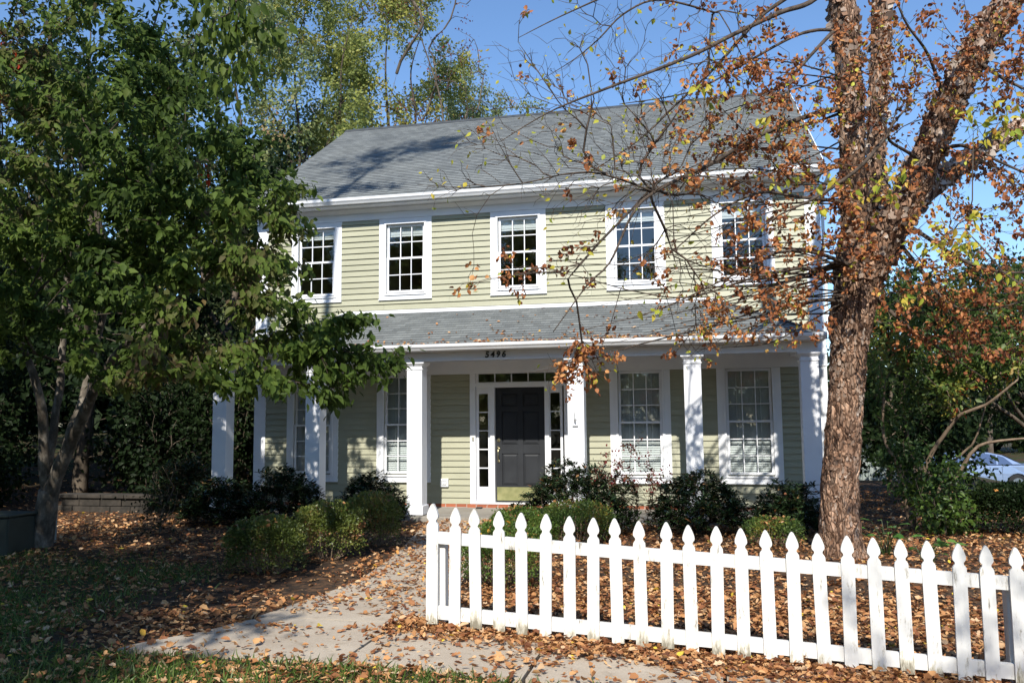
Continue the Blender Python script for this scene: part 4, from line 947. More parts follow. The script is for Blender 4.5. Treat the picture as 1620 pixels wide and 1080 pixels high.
# ================================================================== RIVER BIRCH
RNG = np.random.default_rng(17)
birch = tree_thing('birch_tree', P(1330, 888, 9.95), 'river birch with shaggy peeling orange brown bark and withered leaves behind the fence')
BD = 9.95
def px(w, d): return w*.5*d/CAM['f']
tr = [(1331, 925, 150), (1331, 897, 112), (1330, 872, 86), (1328, 845, 74), (1328, 790, 68), (1331, 740, 65), (1334, 690, 64), (1339, 620, 64), (1342, 560, 67), (1348, 500, 72), (1356, 450, 76), (1364, 410, 84), (1370, 385, 84)]
L1 = [(1362, 430, 60, 0), (1355, 360, 54, -.05), (1350, 280, 48, -.1), (1347, 190, 46, -.1), (1342, 100, 48, -.1), (1335, 30, 50, -.1), (1325, -60, 46, -.1), (1310, -250, 34, -.1), (1290, -500, 16, 0)]
L2 = [(1378, 430, 50, .1), (1388, 340, 44, .2), (1386, 260, 38, .3), (1388, 180, 36, .3), (1393, 90, 38, .35), (1396, 0, 40, .4), (1400, -120, 34, .4), (1420, -350, 22, .4)]
L3 = [(1378, 430, 56, -.1), (1420, 345, 62, -.3), (1458, 265, 56, -.5), (1490, 190, 52, -.6), (1528, 110, 50, -.8), (1570, 40, 50, -.9), (1620, -40, 46, -1.0), (1700, -200, 30, -1.2)]
L4 = [(1390, 410, 40, .1), (1440, 330, 42, .3), (1500, 275, 42, .5), (1560, 235, 38, .6), (1640, 180, 34, .8), (1720, 100, 24, 1.0)]
stems = [([P(u, v, BD) for u, v, w in tr], [px(w*(.80 if v > 520 else .88), BD) for u, v, w in tr])]
for L in (L1, L2, L3, L4): stems.append(([P(u, v, BD+d) for u, v, w, d in L], [px(w*.78, BD) for u, v, w, d in L]))
def rough_tube(mb, pts, rads, n=26, step=.035, amp=.10, seed=0):
    q, r = smoothpts(pts, rads, step); k0 = len(mb.v); mb.tube(q, r, n)
    for i in range(k0, len(mb.v)):
        ring = (i-k0)//n; c = q[min(ring, len(q)-1)]; v = Vector(mb.v[i]); o = v-c; rr = max(o.length, 1e-6)
        h = -abs(noise.noise(Vector((v.x*13, v.y*13, v.z*3.2))))*1.6+.5+noise.noise(Vector((v.x*7, v.y*7, v.z*2.4)))*.6+noise.noise(Vector((v.x*22, v.y*22, v.z*7)))*.5+noise.noise(Vector((v.x*55, v.y*55, v.z*22)))*.25
        mb.v[i] = tuple(c+o*(1+amp*h))
    return q, r
tk = MB(); flaps = []
for i, (pts, rads) in enumerate(stems):
    q, r = rough_tube(tk, pts, rads, 72 if i == 0 else 30, .018 if i == 0 else .035, .17 if i == 0 else .16)
    m = {0: 9000, 1: 2400, 2: 1800, 3: 2400, 4: 1300}[i]
    j = RNG.integers(0, len(q)-1, m)
    for a in j:
        c = q[a]; t = (q[min(a+2, len(q)-1)]-q[a]).normalized(); o = t.orthogonal().normalized(); b = t.cross(o); th = RNG.random()*6.283; nn = o*math.cos(th)+b*math.sin(th); side = t.cross(nn)
        flaps.append((c+nn*r[a]*.99+t*(RNG.random()-.5)*.05, nn, t, side, i))
trunk = tk.build('trunk', MAT['birchbark'], birch, smooth=True)
# curling strips of loose bark
F_T = (np.array([(0, -.5, 0), (0, .5, 0), (.5, -.30, .06), (.5, .42, .10), (.95, -.16, .26), (1.0, .3, .34)]), [(0, 1, 3, 2), (2, 3, 5, 4)])
pos = np.array([f[0] for f in flaps]); nn = np.array([f[1] for f in flaps]); tt = np.array([f[2] for f in flaps]); sd = np.array([f[3] for f in flaps]); idx = np.array([f[4] for f in flaps]); n = len(pos)
sg = np.where(RNG.random(n) < .5, 1., -1.)[:, None]; lo = (idx == 0) & (pos[:, 2] < 3.1)
PL_T = (np.array([(0, -.16, -.02), (0, .14, -.02), (.35, -.24, .03), (.4, .22, .05), (.75, -.19, .10), (.8, .2, .10), (1., -.05, .17), (.96, .1, .18)]), [(0, 1, 3, 2), (2, 3, 5, 4), (4, 5, 7, 6)])
up = nn+.12*RNG.normal(size=(n, 3)); rb = np.clip(np.where(idx >= 1, RNG.beta(2.2, 1.8, n), RNG.beta(1.7, 2.1, n))+np.where(idx == 4, .3, 0)+np.where((idx == 2) & (pos[:, 2] > 4.6) & (pos[:, 2] < 5.6), .25, 0), 0, 1)
k = lo | (RNG.random(n) < .35); m = k.sum()
leaves('bark_plates', MAT['flap'], pos[k], unit(tt[k]*sg[k]+sd[k]*RNG.normal(size=(m, 1))*.28+nn[k]*.07), up[k], .018+.055*RNG.random(m)**1.8, PL_T, trunk, rnd=np.clip(rb[k]*.62+.18+.55*np.array([noise.noise(Vector(q)*2.3) for q in pos[k]]), 0, .93), wvar=.5)
k = ~k; m = k.sum()
leaves('loose_bark', MAT['flap'], pos[k], unit(sd[k]*sg[k]*.9+tt[k]*RNG.normal(size=(m, 1))*.6+nn[k]*.10), up[k], .03+.075*RNG.random(m)**2, F_T, trunk, rnd=rb[k], wvar=.6)
# main limbs and sweeping branches (joints: u, v, depth, radius)
LB = [
 [(1345, -70, 9.9, .04), (1290, -2, 9.4, .030), (1235, 20, 9.1, .026), (1160, 55, 8.8, .023), (1090, 90, 8.5, .019), (960, 140, 8.1, .013), (870, 177, 7.9, .007), (790, 225, 7.8, .003)],
 [(1330, -60, 9.9, .035), (1240, 0, 9.5, .024), (1200, 30, 9.4, .021), (1130, 108, 9.2, .016), (1070, 165, 9.1, .012), (1010, 222, 9.0, .008), (930, 275, 9.0, .003)],
 [(1345, 62, 9.9, .035), (1315, 48, 9.6, .020), (1260, 56, 9.3, .017), (1165, 108, 8.9, .012), (1090, 146, 8.7, .008), (980, 165, 8.5, .004)],
 [(1350, 170, 9.9, .04), (1290, 180, 9.5, .030), (1200, 215, 9.0, .025), (1130, 256, 8.7, .022), (1035, 304, 8.3, .018), (1000, 340, 8.2, .013), (965, 415, 8.1, .010), (930, 450, 8.0, .008), (875, 525, 8.0, .004)],
 [(1035, 304, 8.3, .011), (985, 285, 8.2, .010), (937, 273, 8.1, .009), (885, 277, 8.0, .007), (827, 290, 7.9, .006), (740, 297, 7.8, .004), (660, 292, 7.7, .002)],
 [(1368, 330, 9.8, .035), (1320, 318, 9.4, .022), (1265, 312, 9.2, .018), (1200, 305, 9.1, .015), (1130, 340, 8.9, .010), (1060, 400, 8.7, .006), (1000, 420, 8.6, .003)],
 [(1340, 465, 9.9, .03), (1310, 440, 9.6, .022), (1270, 425, 9.2, .017), (1190, 440, 8.8, .012), (1090, 470, 8.5, .008), (1000, 460, 8.4, .006), (870, 430, 8.3, .004), (740, 450, 8.2, .002)],
 [(1340, 480, 9.9, .03), (1290, 475, 9.6, .018), (1200, 500, 9.2, .012), (1110, 520, 9.0, .008), (1010, 545, 8.9, .006), (900, 578, 8.8, .004), (830, 590, 8.7, .002)],
 [(1345, 420, 9.8, .03), (1290, 400, 9.3, .018), (1230, 400, 8.9, .013), (1150, 440, 8.6, .009), (1040, 490, 8.4, .005), (930, 520, 8.3, .003)],
 [(1130, 20, 9.5, .012), (1043, 0, 9.2, .012), (987, 22, 9.0, .010), (947, 62, 8.9, .008), (907, 95, 8.8, .005), (850, 130, 8.7, .002)],
 [(1400, 340, 9.8, .04), (1450, 365, 9.3, .024), (1520, 410, 8.9, .018), (1580, 430, 8.6, .013), (1660, 430, 8.3, .007)],
 [(1470, 250, 9.5, .035), (1520, 230, 9.0, .02), (1590, 260, 8.5, .013), (1680, 300, 8.0, .007)],
 [(1500, 180, 9.4, .03), (1470, 90, 9.0, .015), (1430, 30, 8.8, .011), (1400, -60, 8.6, .007)],
 [(1540, 90, 9.2, .03), (1580, 120, 8.8, .018), (1640, 150, 8.4, .010)],
 [(1410, 370, 9.7, .03), (1460, 430, 9.4, .018), (1500, 480, 9.2, .013), (1560, 490, 9.0, .009), (1640, 470, 8.8, .005)],
 [(1350, -130, 9.8, .04), (1250, -70, 9.0, .025), (1130, -45, 8.6, .018), (1000, -20, 8.3, .012), (900, 20, 8.1, .007), (820, 60, 8.0, .003)],
 [(1347, 20, 9.9, .03), (1262, 112, 9.1, .014), (1245, 160, 8.9, .012), (1228, 215, 8.7, .008), (1215, 260, 8.6, .004)],
 [(1475, 265, 9.5, .035), (1438, 242, 9.2, .018), (1404, 213, 8.9, .015), (1447, 157, 8.9, .008)],
 [(1404, 213, 8.9, .018), (1365, 260, 8.8, .020), (1322, 293, 8.8, .019), (1280, 318, 8.7, .014), (1225, 345, 8.6, .008), (1170, 390, 8.5, .004)],
 [(1385, 470, 9.8, .03), (1440, 520, 9.5, .014), (1500, 560, 9.4, .008), (1560, 600, 9.3, .004)],
]
for k in range(26):      # wiry low branches sweeping out towards the porch
    u0 = 1338+RNG.uniform(-6, 8); v0 = RNG.uniform(400, 500); u1 = RNG.uniform(900, 1180); v1 = v0+RNG.uniform(-30, 120); dp = RNG.uniform(7.9, 9.6); h = RNG.uniform(-35, 25)
    LB.append([(u0, v0, 9.85, .012)]+[(u0+(u1-u0)*f, v0+(v1-v0)*f+h*math.sin(math.pi*f)+RNG.uniform(-6, 6), 9.85+(dp-9.85)*f, .009*(1-f)+.002) for f in (.25, .5, .75, 1.)])
for k in range(14):      # and rising ones towards the ridge
    u0 = 1345+RNG.uniform(-6, 8); v0 = RNG.uniform(60, 330); u1 = RNG.uniform(930, 1200); v1 = v0+RNG.uniform(-20, 160); dp = RNG.uniform(7.9, 9.6); h = RNG.uniform(-40, 0)
    LB.append([(u0, v0, 9.85, .012)]+[(u0+(u1-u0)*f, v0+(v1-v0)*f+h*math.sin(math.pi*f)+RNG.uniform(-6, 6), 9.85+(dp-9.85)*f, .008*(1-f)+.002) for f in (.25, .5, .75, 1.)])
limbs = []
for L in LB: limbs.append(([P(u, v, d) for u, v, d, r in L], [r for *_, r in L]))
bb = MB()
for pts, rads in limbs:
    q, r = smoothpts(pts, rads, .10); r[0] *= 1.0; bb.tube(q, r, 7)
def screen_blobs(l): return [(tuple(P(u, v, d)), r, .9) for u, v, d, r in l]
twig_tips = np.concatenate([
  blob_points(screen_blobs([(960, 60, 8.6, .8), (860, 120, 8.4, .7), (900, 220, 8.2, .6), (1050, 120, 8.8, .8), (1150, 60, 9.0, .8), (1000, 200, 8.8, .7)]), 640),
  blob_points(screen_blobs([(780, 200, 8.0, .45), (760, 250, 7.9, .45), (700, 290, 7.8, .35), (850, 290, 8.0, .5)]), 126),
  blob_points(screen_blobs([(950, 300, 8.2, .6), (1050, 250, 8.7, .7), (1150, 200, 9.0, .8), (1230, 260, 9.3, .8), (1120, 330, 8.8, .6)]), 820),
  blob_points(screen_blobs([(1200, 400, 8.9, .6), (1250, 480, 9.2, .6), (1150, 480, 8.8, .6), (1050, 440, 8.5, .5), (1100, 540, 8.9, .35)]), 441),
  blob_points(screen_blobs([(900, 420, 8.3, .32), (820, 430, 8.3, .30), (950, 580, 8.8, .30), (890, 582, 8.7, .34), (740, 455, 8.2, .15), (930, 560, 8.8, .35)]), 157),
  blob_points(screen_blobs([(1440, 140, 9.4, .9), (1540, 160, 8.9, .9), (1600, 300, 8.7, .8), (1580, 80, 8.4, .7), (1420, 60, 9.0, .7), (1250, 120, 9.0, .7), (1500, 320, 9.3, .8), (1320, 120, 9.2, .7), (1350, 300, 9.2, .8), (1600, 60, 8.6, .6)]), 900),
  blob_points(screen_blobs([(1450, 440, 9.2, .7), (1560, 440, 8.9, .8), (1500, 530, 9.3, .6), (1600, 520, 9.0, .6), (1320, 380, 9.2, .5)]), 441)])
mb, paths = grow(limbs, twig_tips, .45, .02, .0023, .36, .16, .32, .016, 3)
bb.v, bb.f = bb.v, bb.f; k = len(bb.v); bb.v += mb.v; bb.f += [tuple(i+k for i in f) for f in mb.f]
bb.build('branch', MAT['branch'], birch, smooth=True)
# withered leaves hang in bunches on the twigs of the lower and right crown
def leafy(q):
    """share of twigs that kept their leaves: bare towards the upper left, leafy to the right and low down"""
    v = Vector(q)-CL; z = v.dot(CF); u = 810+CAM['f']*v.dot(CR)/z; w = 540-CAM['f']*v.dot(CU)/z
    a = ss(1000, 1300, np.array(u))*.60+.04; b = .9*ss(380, 430, np.array(w))*ss(1400, 1100, np.array(u)) if False else 0
    if w > 385 and u < 1060: a = .42
    return float(a)
sel = [p for p in paths if RNG.random() < leafy(p[-1])]
pos, dd = leaf_spots(sel, 9, .028, .35)
axis = np.array([tuple(p) for pts, rads in stems for p in smoothpts(pts, rads, .25)[0]]); near = np.array([np.min(np.linalg.norm(axis-q, axis=1)) for q in pos]); kp = (near > .5) | (RNG.random(len(pos)) < .38); pos, dd = pos[kp], dd[kp]; n = len(pos)
leaves('withered_leaves', MAT['l_birch'], pos, unit(dd*.4+RNG.normal(size=(n, 3))*.6+[0, 0, -.5]), rdirs(n), .050, CURL, birch, rnd=np.clip(patchy(pos, 1.2, .1, .75, .7), 0, 1), vary=.4)
pos, dd = leaf_spots(paths, .5, .03, .4); n = len(pos)
leaves('yellow_leaves', MAT['l_yellow'], pos, unit(dd*.4+RNG.normal(size=(n, 3))*.6+[0, 0, -.5]), rdirs(n), .052, OVATE, birch, vary=.4)
# a near spray of larger yellow leaves
nr = [p for p in paths if 0]
tipn = blob_points([(tuple(P(u, v, d)), r, .8) for u, v, d, r in [(1200, 180, 6.4, .10), (1220, 200, 6.4, .08), (1360, 175, 6.6, .05), (1490, 210, 6.6, .12), (1130, 150, 6.6, .15), (1440, 470, 7.0, .10), (1480, 500, 7.0, .05), (1600, 440, 7.0, .12), (1040, 490, 7.2, .1), (1290, 300, 7, .25), (1520, 380, 7.0, .35), (1580, 180, 6.8, .3), (1400, 280, 7.2, .3)]], 85)
mb, pth = grow([limbs[3], limbs[2], limbs[10], limbs[12]], tipn, .2, .02, .0016, .45, .18, .15, .012, 3); mb.build('branch', MAT['branch'], birch)
pos, dd = leaf_spots(pth, 3, .03, .18); n = len(pos)
leaves('yellow_leaves', MAT['l_yellow'], pos, unit(dd*.3+RNG.normal(size=(n, 3))*.5+[0, 0, -.7]), rdirs(n), .078, OVATE, birch)

# ================================================================== OTHER TREES
RNG = np.random.default_rng(21)
def gen_tree(name, loc, h, r, label, mat, nl, size, trunk_r=.14, ntips=220, crown_lo=.35, squash=1.1, tmpl=KITE, group=None, bark='woodbark', rlo=.1, rhi=.8, lean=(0, 0), gaps=1.0, centers=None, blobr=.42, rtip=.006, forks=3, nb=9):
    x, y = loc; z = float(gz(x, y)); t = tree_thing(name, (x, y, z), label, 'tree', group); b = Vector((x, y, z-.05)); st = []
    top = b+Vector((lean[0], lean[1], h*.92))
    a = b.lerp(top, .3)+Vector(RNG.normal(size=3))*.1; c = b.lerp(top, .62)+Vector(RNG.normal(size=3))*.2
    jj = lambda k: Vector((RNG.normal()*k*h, RNG.normal()*k*h, 0))
    st.append(([b, a, a.lerp(c, .5)+jj(.018), c, c.lerp(top, .5)+jj(.022), top+jj(.03)], [trunk_r, trunk_r*.8, trunk_r*.62, trunk_r*.45, trunk_r*.25, trunk_r*.08]))
    for k in range(forks):
        an = RNG.random()*6.283; f = .25+.3*RNG.random(); s = b.lerp(top, f); e = s+Vector((math.cos(an)*r*.6, math.sin(an)*r*.6, h*.35)); m = s.lerp(e, .5)+Vector((math.cos(an)*r*.15, math.sin(an)*r*.15, -.1)); st.append(([s, s.lerp(m, .6)+jj(.008), m, m.lerp(e, .5)+jj(.014), e], [trunk_r*.5, trunk_r*.42, trunk_r*.33, trunk_r*.2, trunk_r*.08]))
    mbt = MB()
    for pts, rads in st:
        q, rr = smoothpts(pts, rads, .3); mbt.tube(q, rr, 8)
    cz0 = z+h*crown_lo; blobs = centers or []
    if not centers:
        for k in range(nb):
            f = (k+.5)/nb; an = k*2.4+RNG.random(); zz = cz0+(z+h-cz0)*f*.92; wr = r*math.sin(math.pi*(.18+.72*f))**.8*(.35+.45*RNG.random()); lx, ly = lean[0]*(zz-z)/h, lean[1]*(zz-z)/h
            blobs.append(((x+lx+math.cos(an)*wr, y+ly+math.sin(an)*wr, zz), r*blobr*(.8+.4*RNG.random()), squash))
    tips = blob_points(blobs, ntips); mb, paths = grow(st, tips, .3, .06, rtip, .42, .45, .12, .08); k = len(mbt.v); mbt.v += mb.v; mbt.f += [tuple(i+k for i in f) for f in mb.f]; mbt.build('trunk', MAT[bark], t, smooth=True)
    pos, dd = leaf_spots(paths, nl/ntips, .12*gaps*max(1, size/.1), .8); n = len(pos); cen = np.array([x, y, z+h*.5])
    ups = unit(unit(pos-cen)*.7+np.array([0, 0, 1.])+.7*RNG.normal(size=(n, 3)))
    leaves('crown', MAT[mat], pos, unit(dd*.5+RNG.normal(size=(n, 3))*.7+[0, 0, -.4]), ups, size, tmpl, t, rnd=patchy(pos, .5, rlo, rhi, .5)); return t
BG = 'tall trees turning yellow behind the end of the roof'
def at(u, d): q = P(u, 600, d); return (q.x, q.y)
gen_tree('autumn_tree', at(600, 33), 22, 4.6, 'tallest yellow green tree rising above the roof ridge', 'l_autumn', 46000, .15, .14, 700, .10, 1.3, group=BG, nb=18, bark='branch', blobr=.36, forks=6, rtip=.006, rlo=.1, rhi=.9)
gen_tree('autumn_tree', at(470, 30), 20, 4.0, 'yellow green tree whose crown rises beside the roof, touching the dogwood leaves', 'l_autumn', 36000, .14, .13, 600, .12, 1.3, group=BG, nb=18, bark='branch', blobr=.36, forks=6, rtip=.006, rlo=.0, rhi=.75)
gen_tree('olive_tree', at(748, 38), 18.0, 3.8, 'short olive green tree with reddish twig ends peeping over the roof ridge', 'l_olive', 20000, .13, .14, 460, .5, 1.0, group=BG, rtip=.006, nb=18, bark='branch', blobr=.36, forks=6)
gen_tree('autumn_tree', at(540, 40), 17, 4.5, 'golden tree behind the upper corner of the roof', 'l_autumn', 26000, .16, .13, 420, .15, 1.2, group=BG, nb=18, bark='branch', blobr=.36, forks=6, rtip=.006, rlo=.45, rhi=1.0)
gen_tree('autumn_tree', at(370, 26), 17, 3.6, 'pale green tree seen through the upper edge of the dogwood', 'l_olive', 22000, .13, .12, 420, .15, 1.3, group=BG, rtip=.006, nb=18, bark='branch', blobr=.36, forks=6)
gen_tree('bare_tree', at(690, 30), 23, 2.4, 'nearly bare tree with thin upright branches against the sky above the roof', 'l_nand', 700, .09, .07, 260, .5, 1.3, group=BG, rtip=.008, blobr=.5)
WG = 'dark woodland trees behind the dogwood'
W = [(-10.5, 1.5, 11, 3.2, 'dark tree just behind the dogwood trunk, deep in shade'), (-14, 6, 14, 4., 'tall dark tree in the shade behind the utility box'), (-9, 9, 9, 3.2, 'dark tree beyond the side wall of the house'),
     (-12.5, -1.5, 10, 2.9, 'dark tree beyond the utility box'), (-17, 1, 14, 4., 'dark tree filling the gap beside the forked trunk'), (-8.3, 4.5, 9.5, 2.2, 'slim dark tree close to the house corner by the porch end'),
     (-13, 13, 11, 4.0, 'tall dark tree far above the retaining wall'), (-20, 8, 15, 4.5, 'dense dark tree at the very back of the woods')]
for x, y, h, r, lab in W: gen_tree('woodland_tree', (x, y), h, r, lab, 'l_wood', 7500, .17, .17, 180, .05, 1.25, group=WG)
UG = 'shaded undergrowth shrubs below the woods'
for i, (x, y, h, r, lab) in enumerate([(-8.6, 1.6, 2.6, 1.3, 'dark undergrowth shrub behind the retaining wall'), (-11, -1., 2.4, 1.4, 'dark undergrowth shrub beside the end of the retaining wall'), (-7.2, 2.2, 3.2, 1.1, 'tall dark shrub beside the porch end'),
                                   (-13.5, 1.5, 3.2, 2.0, 'dense dark shrub between two dark trunks'), (-10.5, 5, 3.6, 2.0, 'dense shrub deep in the woods beside the house'), (-16, -2, 3.2, 2.0, 'dark shrub in the woods behind the utility box')]):
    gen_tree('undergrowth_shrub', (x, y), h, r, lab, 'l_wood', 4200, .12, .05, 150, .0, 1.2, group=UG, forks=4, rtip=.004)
gen_tree('bare_shrub', (-4.9, -3.55), 1.15, .42, 'sparse twiggy shrub in shade between retaining wall and glossy bushes', 'l_wood', 420, .05, .02, 60, .05, 1.1, group=None, forks=4, rtip=.0025)
# right side
RG = 'mixed green trees and shrubs beyond the birch'
rt = thing('multistem_tree', (P(1455, 845, 12.6).x, P(1455, 845, 12.6).y, -.2), 'multi stemmed small tree with tan stems and yellowing leaves beside the birch', 'tree')
rs = []
for L in ([(1440, 855, 12.2, .045), (1432, 790, 12.2, .04), (1420, 735, 12.3, .036), (1398, 690, 12.4, .03), (1400, 600, 12.6, .02)], [(1447, 850, 12.3, .04), (1446, 790, 12.4, .036), (1444, 740, 12.5, .03), (1430, 650, 12.8, .02)],
          [(1440, 800, 12.3, .055), (1458, 755, 12.2, .05), (1475, 715, 12.1, .045), (1492, 690, 12.0, .04), (1520, 655, 11.8, .036), (1560, 640, 11.6, .03), (1610, 600, 11.4, .02)],
          [(1505, 810, 12.0, .05), (1502, 775, 12.0, .045), (1525, 735, 11.9, .04), (1548, 705, 11.8, .034), (1600, 695, 11.6, .024), (1680, 690, 11.4, .012)], [(1480, 790, 12.6, .035), (1500, 740, 12.5, .03), (1530, 710, 12.4, .025), (1545, 690, 12.3, .02), (1570, 600, 12.3, .012)]):
    rs.append(([P(u, v, d) for u, v, d, r in L], [r*.68 for *_, r in L]))
mb = MB()
for pts, rads in rs:
    q, r = smoothpts(pts, rads, .12); mb.tube(q, r, 8)
mb.build('trunk', MAT['tanbark'], rt, smooth=True)
bl = [(tuple(P(u, v, d)), r, .8) for u, v, d, r in [(1440, 560, 12.4, .8), (1520, 520, 12.2, .9), (1600, 560, 12.0, .8), (1420, 470, 12.8, .7), (1500, 600, 12.0, .6), (1410, 640, 12.6, .45), (1620, 470, 12.4, .8), (1530, 440, 12.8, .6), (1460, 780, 12.0, .40), (1500, 820, 11.9, .42), (1480, 740, 11.8, .3), (1440, 720, 12.2, .35), (1400, 730, 12.6, .35)]]
mb, paths = grow(rs, blob_points(bl, 560), .3, .05, .003, .42, .2, .12); mb.build('branch', MAT['tanbark'], rt)
pos, dd = leaf_spots(paths, 24, .07, .75); n = len(pos); leaves('crown', MAT['l_shade'], pos, unit(dd*.5+RNG.normal(size=(n, 3))*.6+[0, 0, -.5]), rdirs(n, 1.3), .075, OVATE, rt, rnd=patchy(pos, .9, .0, .85, .5))
gen_tree('evergreen_tree', at(1425, 16.5), 4.6, 1.6, 'dark bushy tree behind the multi stemmed one', 'l_wood', 8500, .12, .09, 260, .12, .95, group=RG)
gen_tree('evergreen_tree', at(1640, 17), 4.9, 2.2, 'dark bushy tree above the parked car', 'l_wood', 8500, .12, .09, 260, .36, .9, group=RG)
gen_tree('evergreen_tree', at(1400, 20), 5.0, 1.6, 'slim green tree just behind the birch trunk', 'l_wood', 4500, .12, .07, 150, .2, 1.0, group=RG)
gen_tree('evergreen_tree', at(1560, 40), 9.5, 3.6, 'distant green tree beyond the street, above the parked car', 'l_wood', 7000, .20, .15, 200, .25, 1.0, group=RG)
gen_tree('evergreen_tree', at(1440, 44), 9.5, 3.6, 'distant green tree beyond the street behind the birch', 'l_wood', 7000, .20, .15, 200, .1, 1.0, group=RG)
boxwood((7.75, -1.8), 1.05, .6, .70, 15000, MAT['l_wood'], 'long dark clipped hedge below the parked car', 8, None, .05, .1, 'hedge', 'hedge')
boxwood((9.7, -1.5), 1.05, .6, .72, 9000, MAT['l_wood'], 'dark hedge continuing past the parked car, partly outside the photo', 9, None, .05, .1, 'hedge', 'hedge')
gen_tree('low_shrub', (6.35, -2.1), .95, .55, 'low shrub with fresh green leaves at the foot of the multi stemmed tree', 'l_boxg', 900, .075, .02, 70, .0, 1.0, forks=3, rtip=.002, tmpl=OVATE)

# trees standing outside the frame whose shade falls on the lawn, hedge and roof
RNG = np.random.default_rng(5)
OG = 'street trees on the near side of the walk'
over = thing('street_tree', (-3.6, -12.2, -.2), 'street tree whose long leaved branch hangs into the sky before the dogwood', 'tree', OG)
st = [([Vector((-3.6, -12.2, -.3)), Vector((-3.5, -12.0, 3)), Vector((-3.3, -11.6, 6.5)), Vector((-3.0, -10.5, 12)), Vector((-2.5, -9.3, 16.5))], [.22, .18, .13, .08, .03]),
      ([Vector((-3.4, -11.9, 4)), Vector((-2.2, -10.8, 6.0)), P(300, -140, 7.2), P(345, -40, 6.8), P(380, 10, 6.6)], [.10, .07, .04, .02, .008]),
      ([Vector((-3.4, -11.8, 5)), Vector((-2.5, -13, 6.0)), Vector((-1.6, -13.6, 6.6))], [.09, .05, .02])]
mb = MB()
for pts, rads in st: q, r = smoothpts(pts, rads, .2); mb.tube(q, r, 8)
mb.build('trunk', MAT['woodbark'], over, smooth=True)
tips = np.concatenate([blob_points([(tuple(P(365, 20, 6.6)), .22, .8), (tuple(P(410, 55, 6.6)), .15, .8), (tuple(P(350, 90, 6.6)), .22, .9), (tuple(P(445, 25, 6.6)), .10, .6)], 18),
                       blob_points([((-4.6, -12, 5.6), 1.7), ((-6.2, -11, 5.2), 1.8), ((-5.6, -13, 6.2), 1.8), ((-3.4, -13.4, 5.6), 1.5), ((-2.2, -13.8, 6.2), 1.3), ((-2.6, -9, 15.6), .6), ((-2.3, -9, 17.2), 1.2), ((-1.2, -9, 17.8), .8), ((-3.4, -9, 16.4), .9), ((-2.0, -9, 14.2), .7), ((-3.1, -9, 13.9), .7)], 520)])
mb, paths = grow(st, tips, .3, .05, .004, .42, .35, .1, .06); mb.build('branch', MAT['woodbark'], over)
pos, dd = leaf_spots(paths[:0] or paths, 40, .10, .7); fr_ = np.array([(Vector(q)-CL).dot(CF) > 5.5 and abs((Vector(q)-CL).dot(CR)/(Vector(q)-CL).dot(CF)) < .62 and (Vector(q)-CL).dot(CU)/(Vector(q)-CL).dot(CF) < .5 for q in pos]); kp = ~fr_ | (RNG.random(len(pos)) < .38); pos, dd = pos[kp], dd[kp]; n = len(pos)
leaves('crown', MAT['l_over'], pos, unit(dd*.4+RNG.normal(size=(n, 3))*.35+[0, 0, -1.0]), rdirs(n, .3), .105, OVATE, over, rnd=patchy(pos, .8, .1, .8, .4))
gen_tree('street_tree', (-2.1, -18.5), 11, 3.5, 'street tree behind the viewer, outside the photo', 'l_over', 34000, .15, .2, 460, .30, 1.0, group=OG, tmpl=KITE)
gen_tree('street_tree', (-7.6, -15.0), 8.5, 3.3, 'street tree beside the viewer, outside the photo', 'l_over', 26000, .15, .2, 420, .3, 1.0, group=OG, tmpl=KITE)
gen_tree('added_shade_tree', (-9.6, -9.8), 7.6, 2.5, 'unseen tree beside the lawn, added to shade the utility box and woods', 'l_over', 16000, .15, .17, 300, .3, 1.0, group=OG)  # unseen tree, added to keep sun off the woods and stone wall
gen_tree('added_shade_tree', (-12.5, -5.5), 11, 3.3, 'unseen tree at the edge of the woods, added to shade them', 'l_wood', 20000, .16, .2, 320, .2, 1.1, group=OG)  # added too: its crown blocks sun from the woods behind
gen_tree('street_tree', (6.8, -18.0), 9.5, 3.0, 'thinly leaved street tree behind the viewer, opposite the fence', 'l_birch', 2600, .09, .16, 220, .35, 1.0, group=OG)
# trees across the road, seen only as reflections in the panes
for i, (x, y, h) in enumerate([(9, -40, 14), (1, -44, 16), (-8, -38, 15), (17, -42, 15), (26, -38, 13), (-16, -42, 15), (5, -36, 11), (13, -36, 11), (21, -44, 16)]):
    gen_tree('street_tree', (x, y), h, 4.2, 'tree across the road behind the viewer, mirrored in the window panes', 'l_autumn', 5200, .34, .25, 130, .05, 1.1, group='trees across the road behind the viewer')

# ================================================================== SMALL THINGS
# green utility cabinet at left edge
q = P(8, 872, 10.6); x, y = q.x, q.y; z = float(gz(x, y))
ub = thing('utility_box', (x, y, z), 'dark green utility cabinet beside the dogwood trunk', 'utility box')
mb = MB(); mb.box(x-.42, x+.12, y-.1, y+.35, z-.02, z+.46); mb.build('cabinet', MAT['utility'], ub, bevel=.02)
mb = MB(); mb.box(x-.45, x+.15, y-.13, y+.38, z+.461, z+.50); mb.build('lid', MAT['utility'], ub, bevel=.015)
# white marker post behind the dogwood
q = P(86, 858, 11.7); x, y = q.x, q.y; z = float(gz(x, y))
mp = thing('marker_post', (x, y, z), 'pair of slim white marker posts standing just behind the forked trunk', 'post')
mb = MB(); mb.box(x-.02, x+.02, y-.015, y+.015, z-.05, z+.72); mb.build('stake', MAT['palewood'], mp, bevel=.004)
mb = MB(); q2 = P(62, 800, 11.7); mb.box(q2.x-.02, q2.x+.02, y-.015, y+.015, z-.05, z+.72); mb.build('stake', MAT['palewood'], mp, bevel=.004)
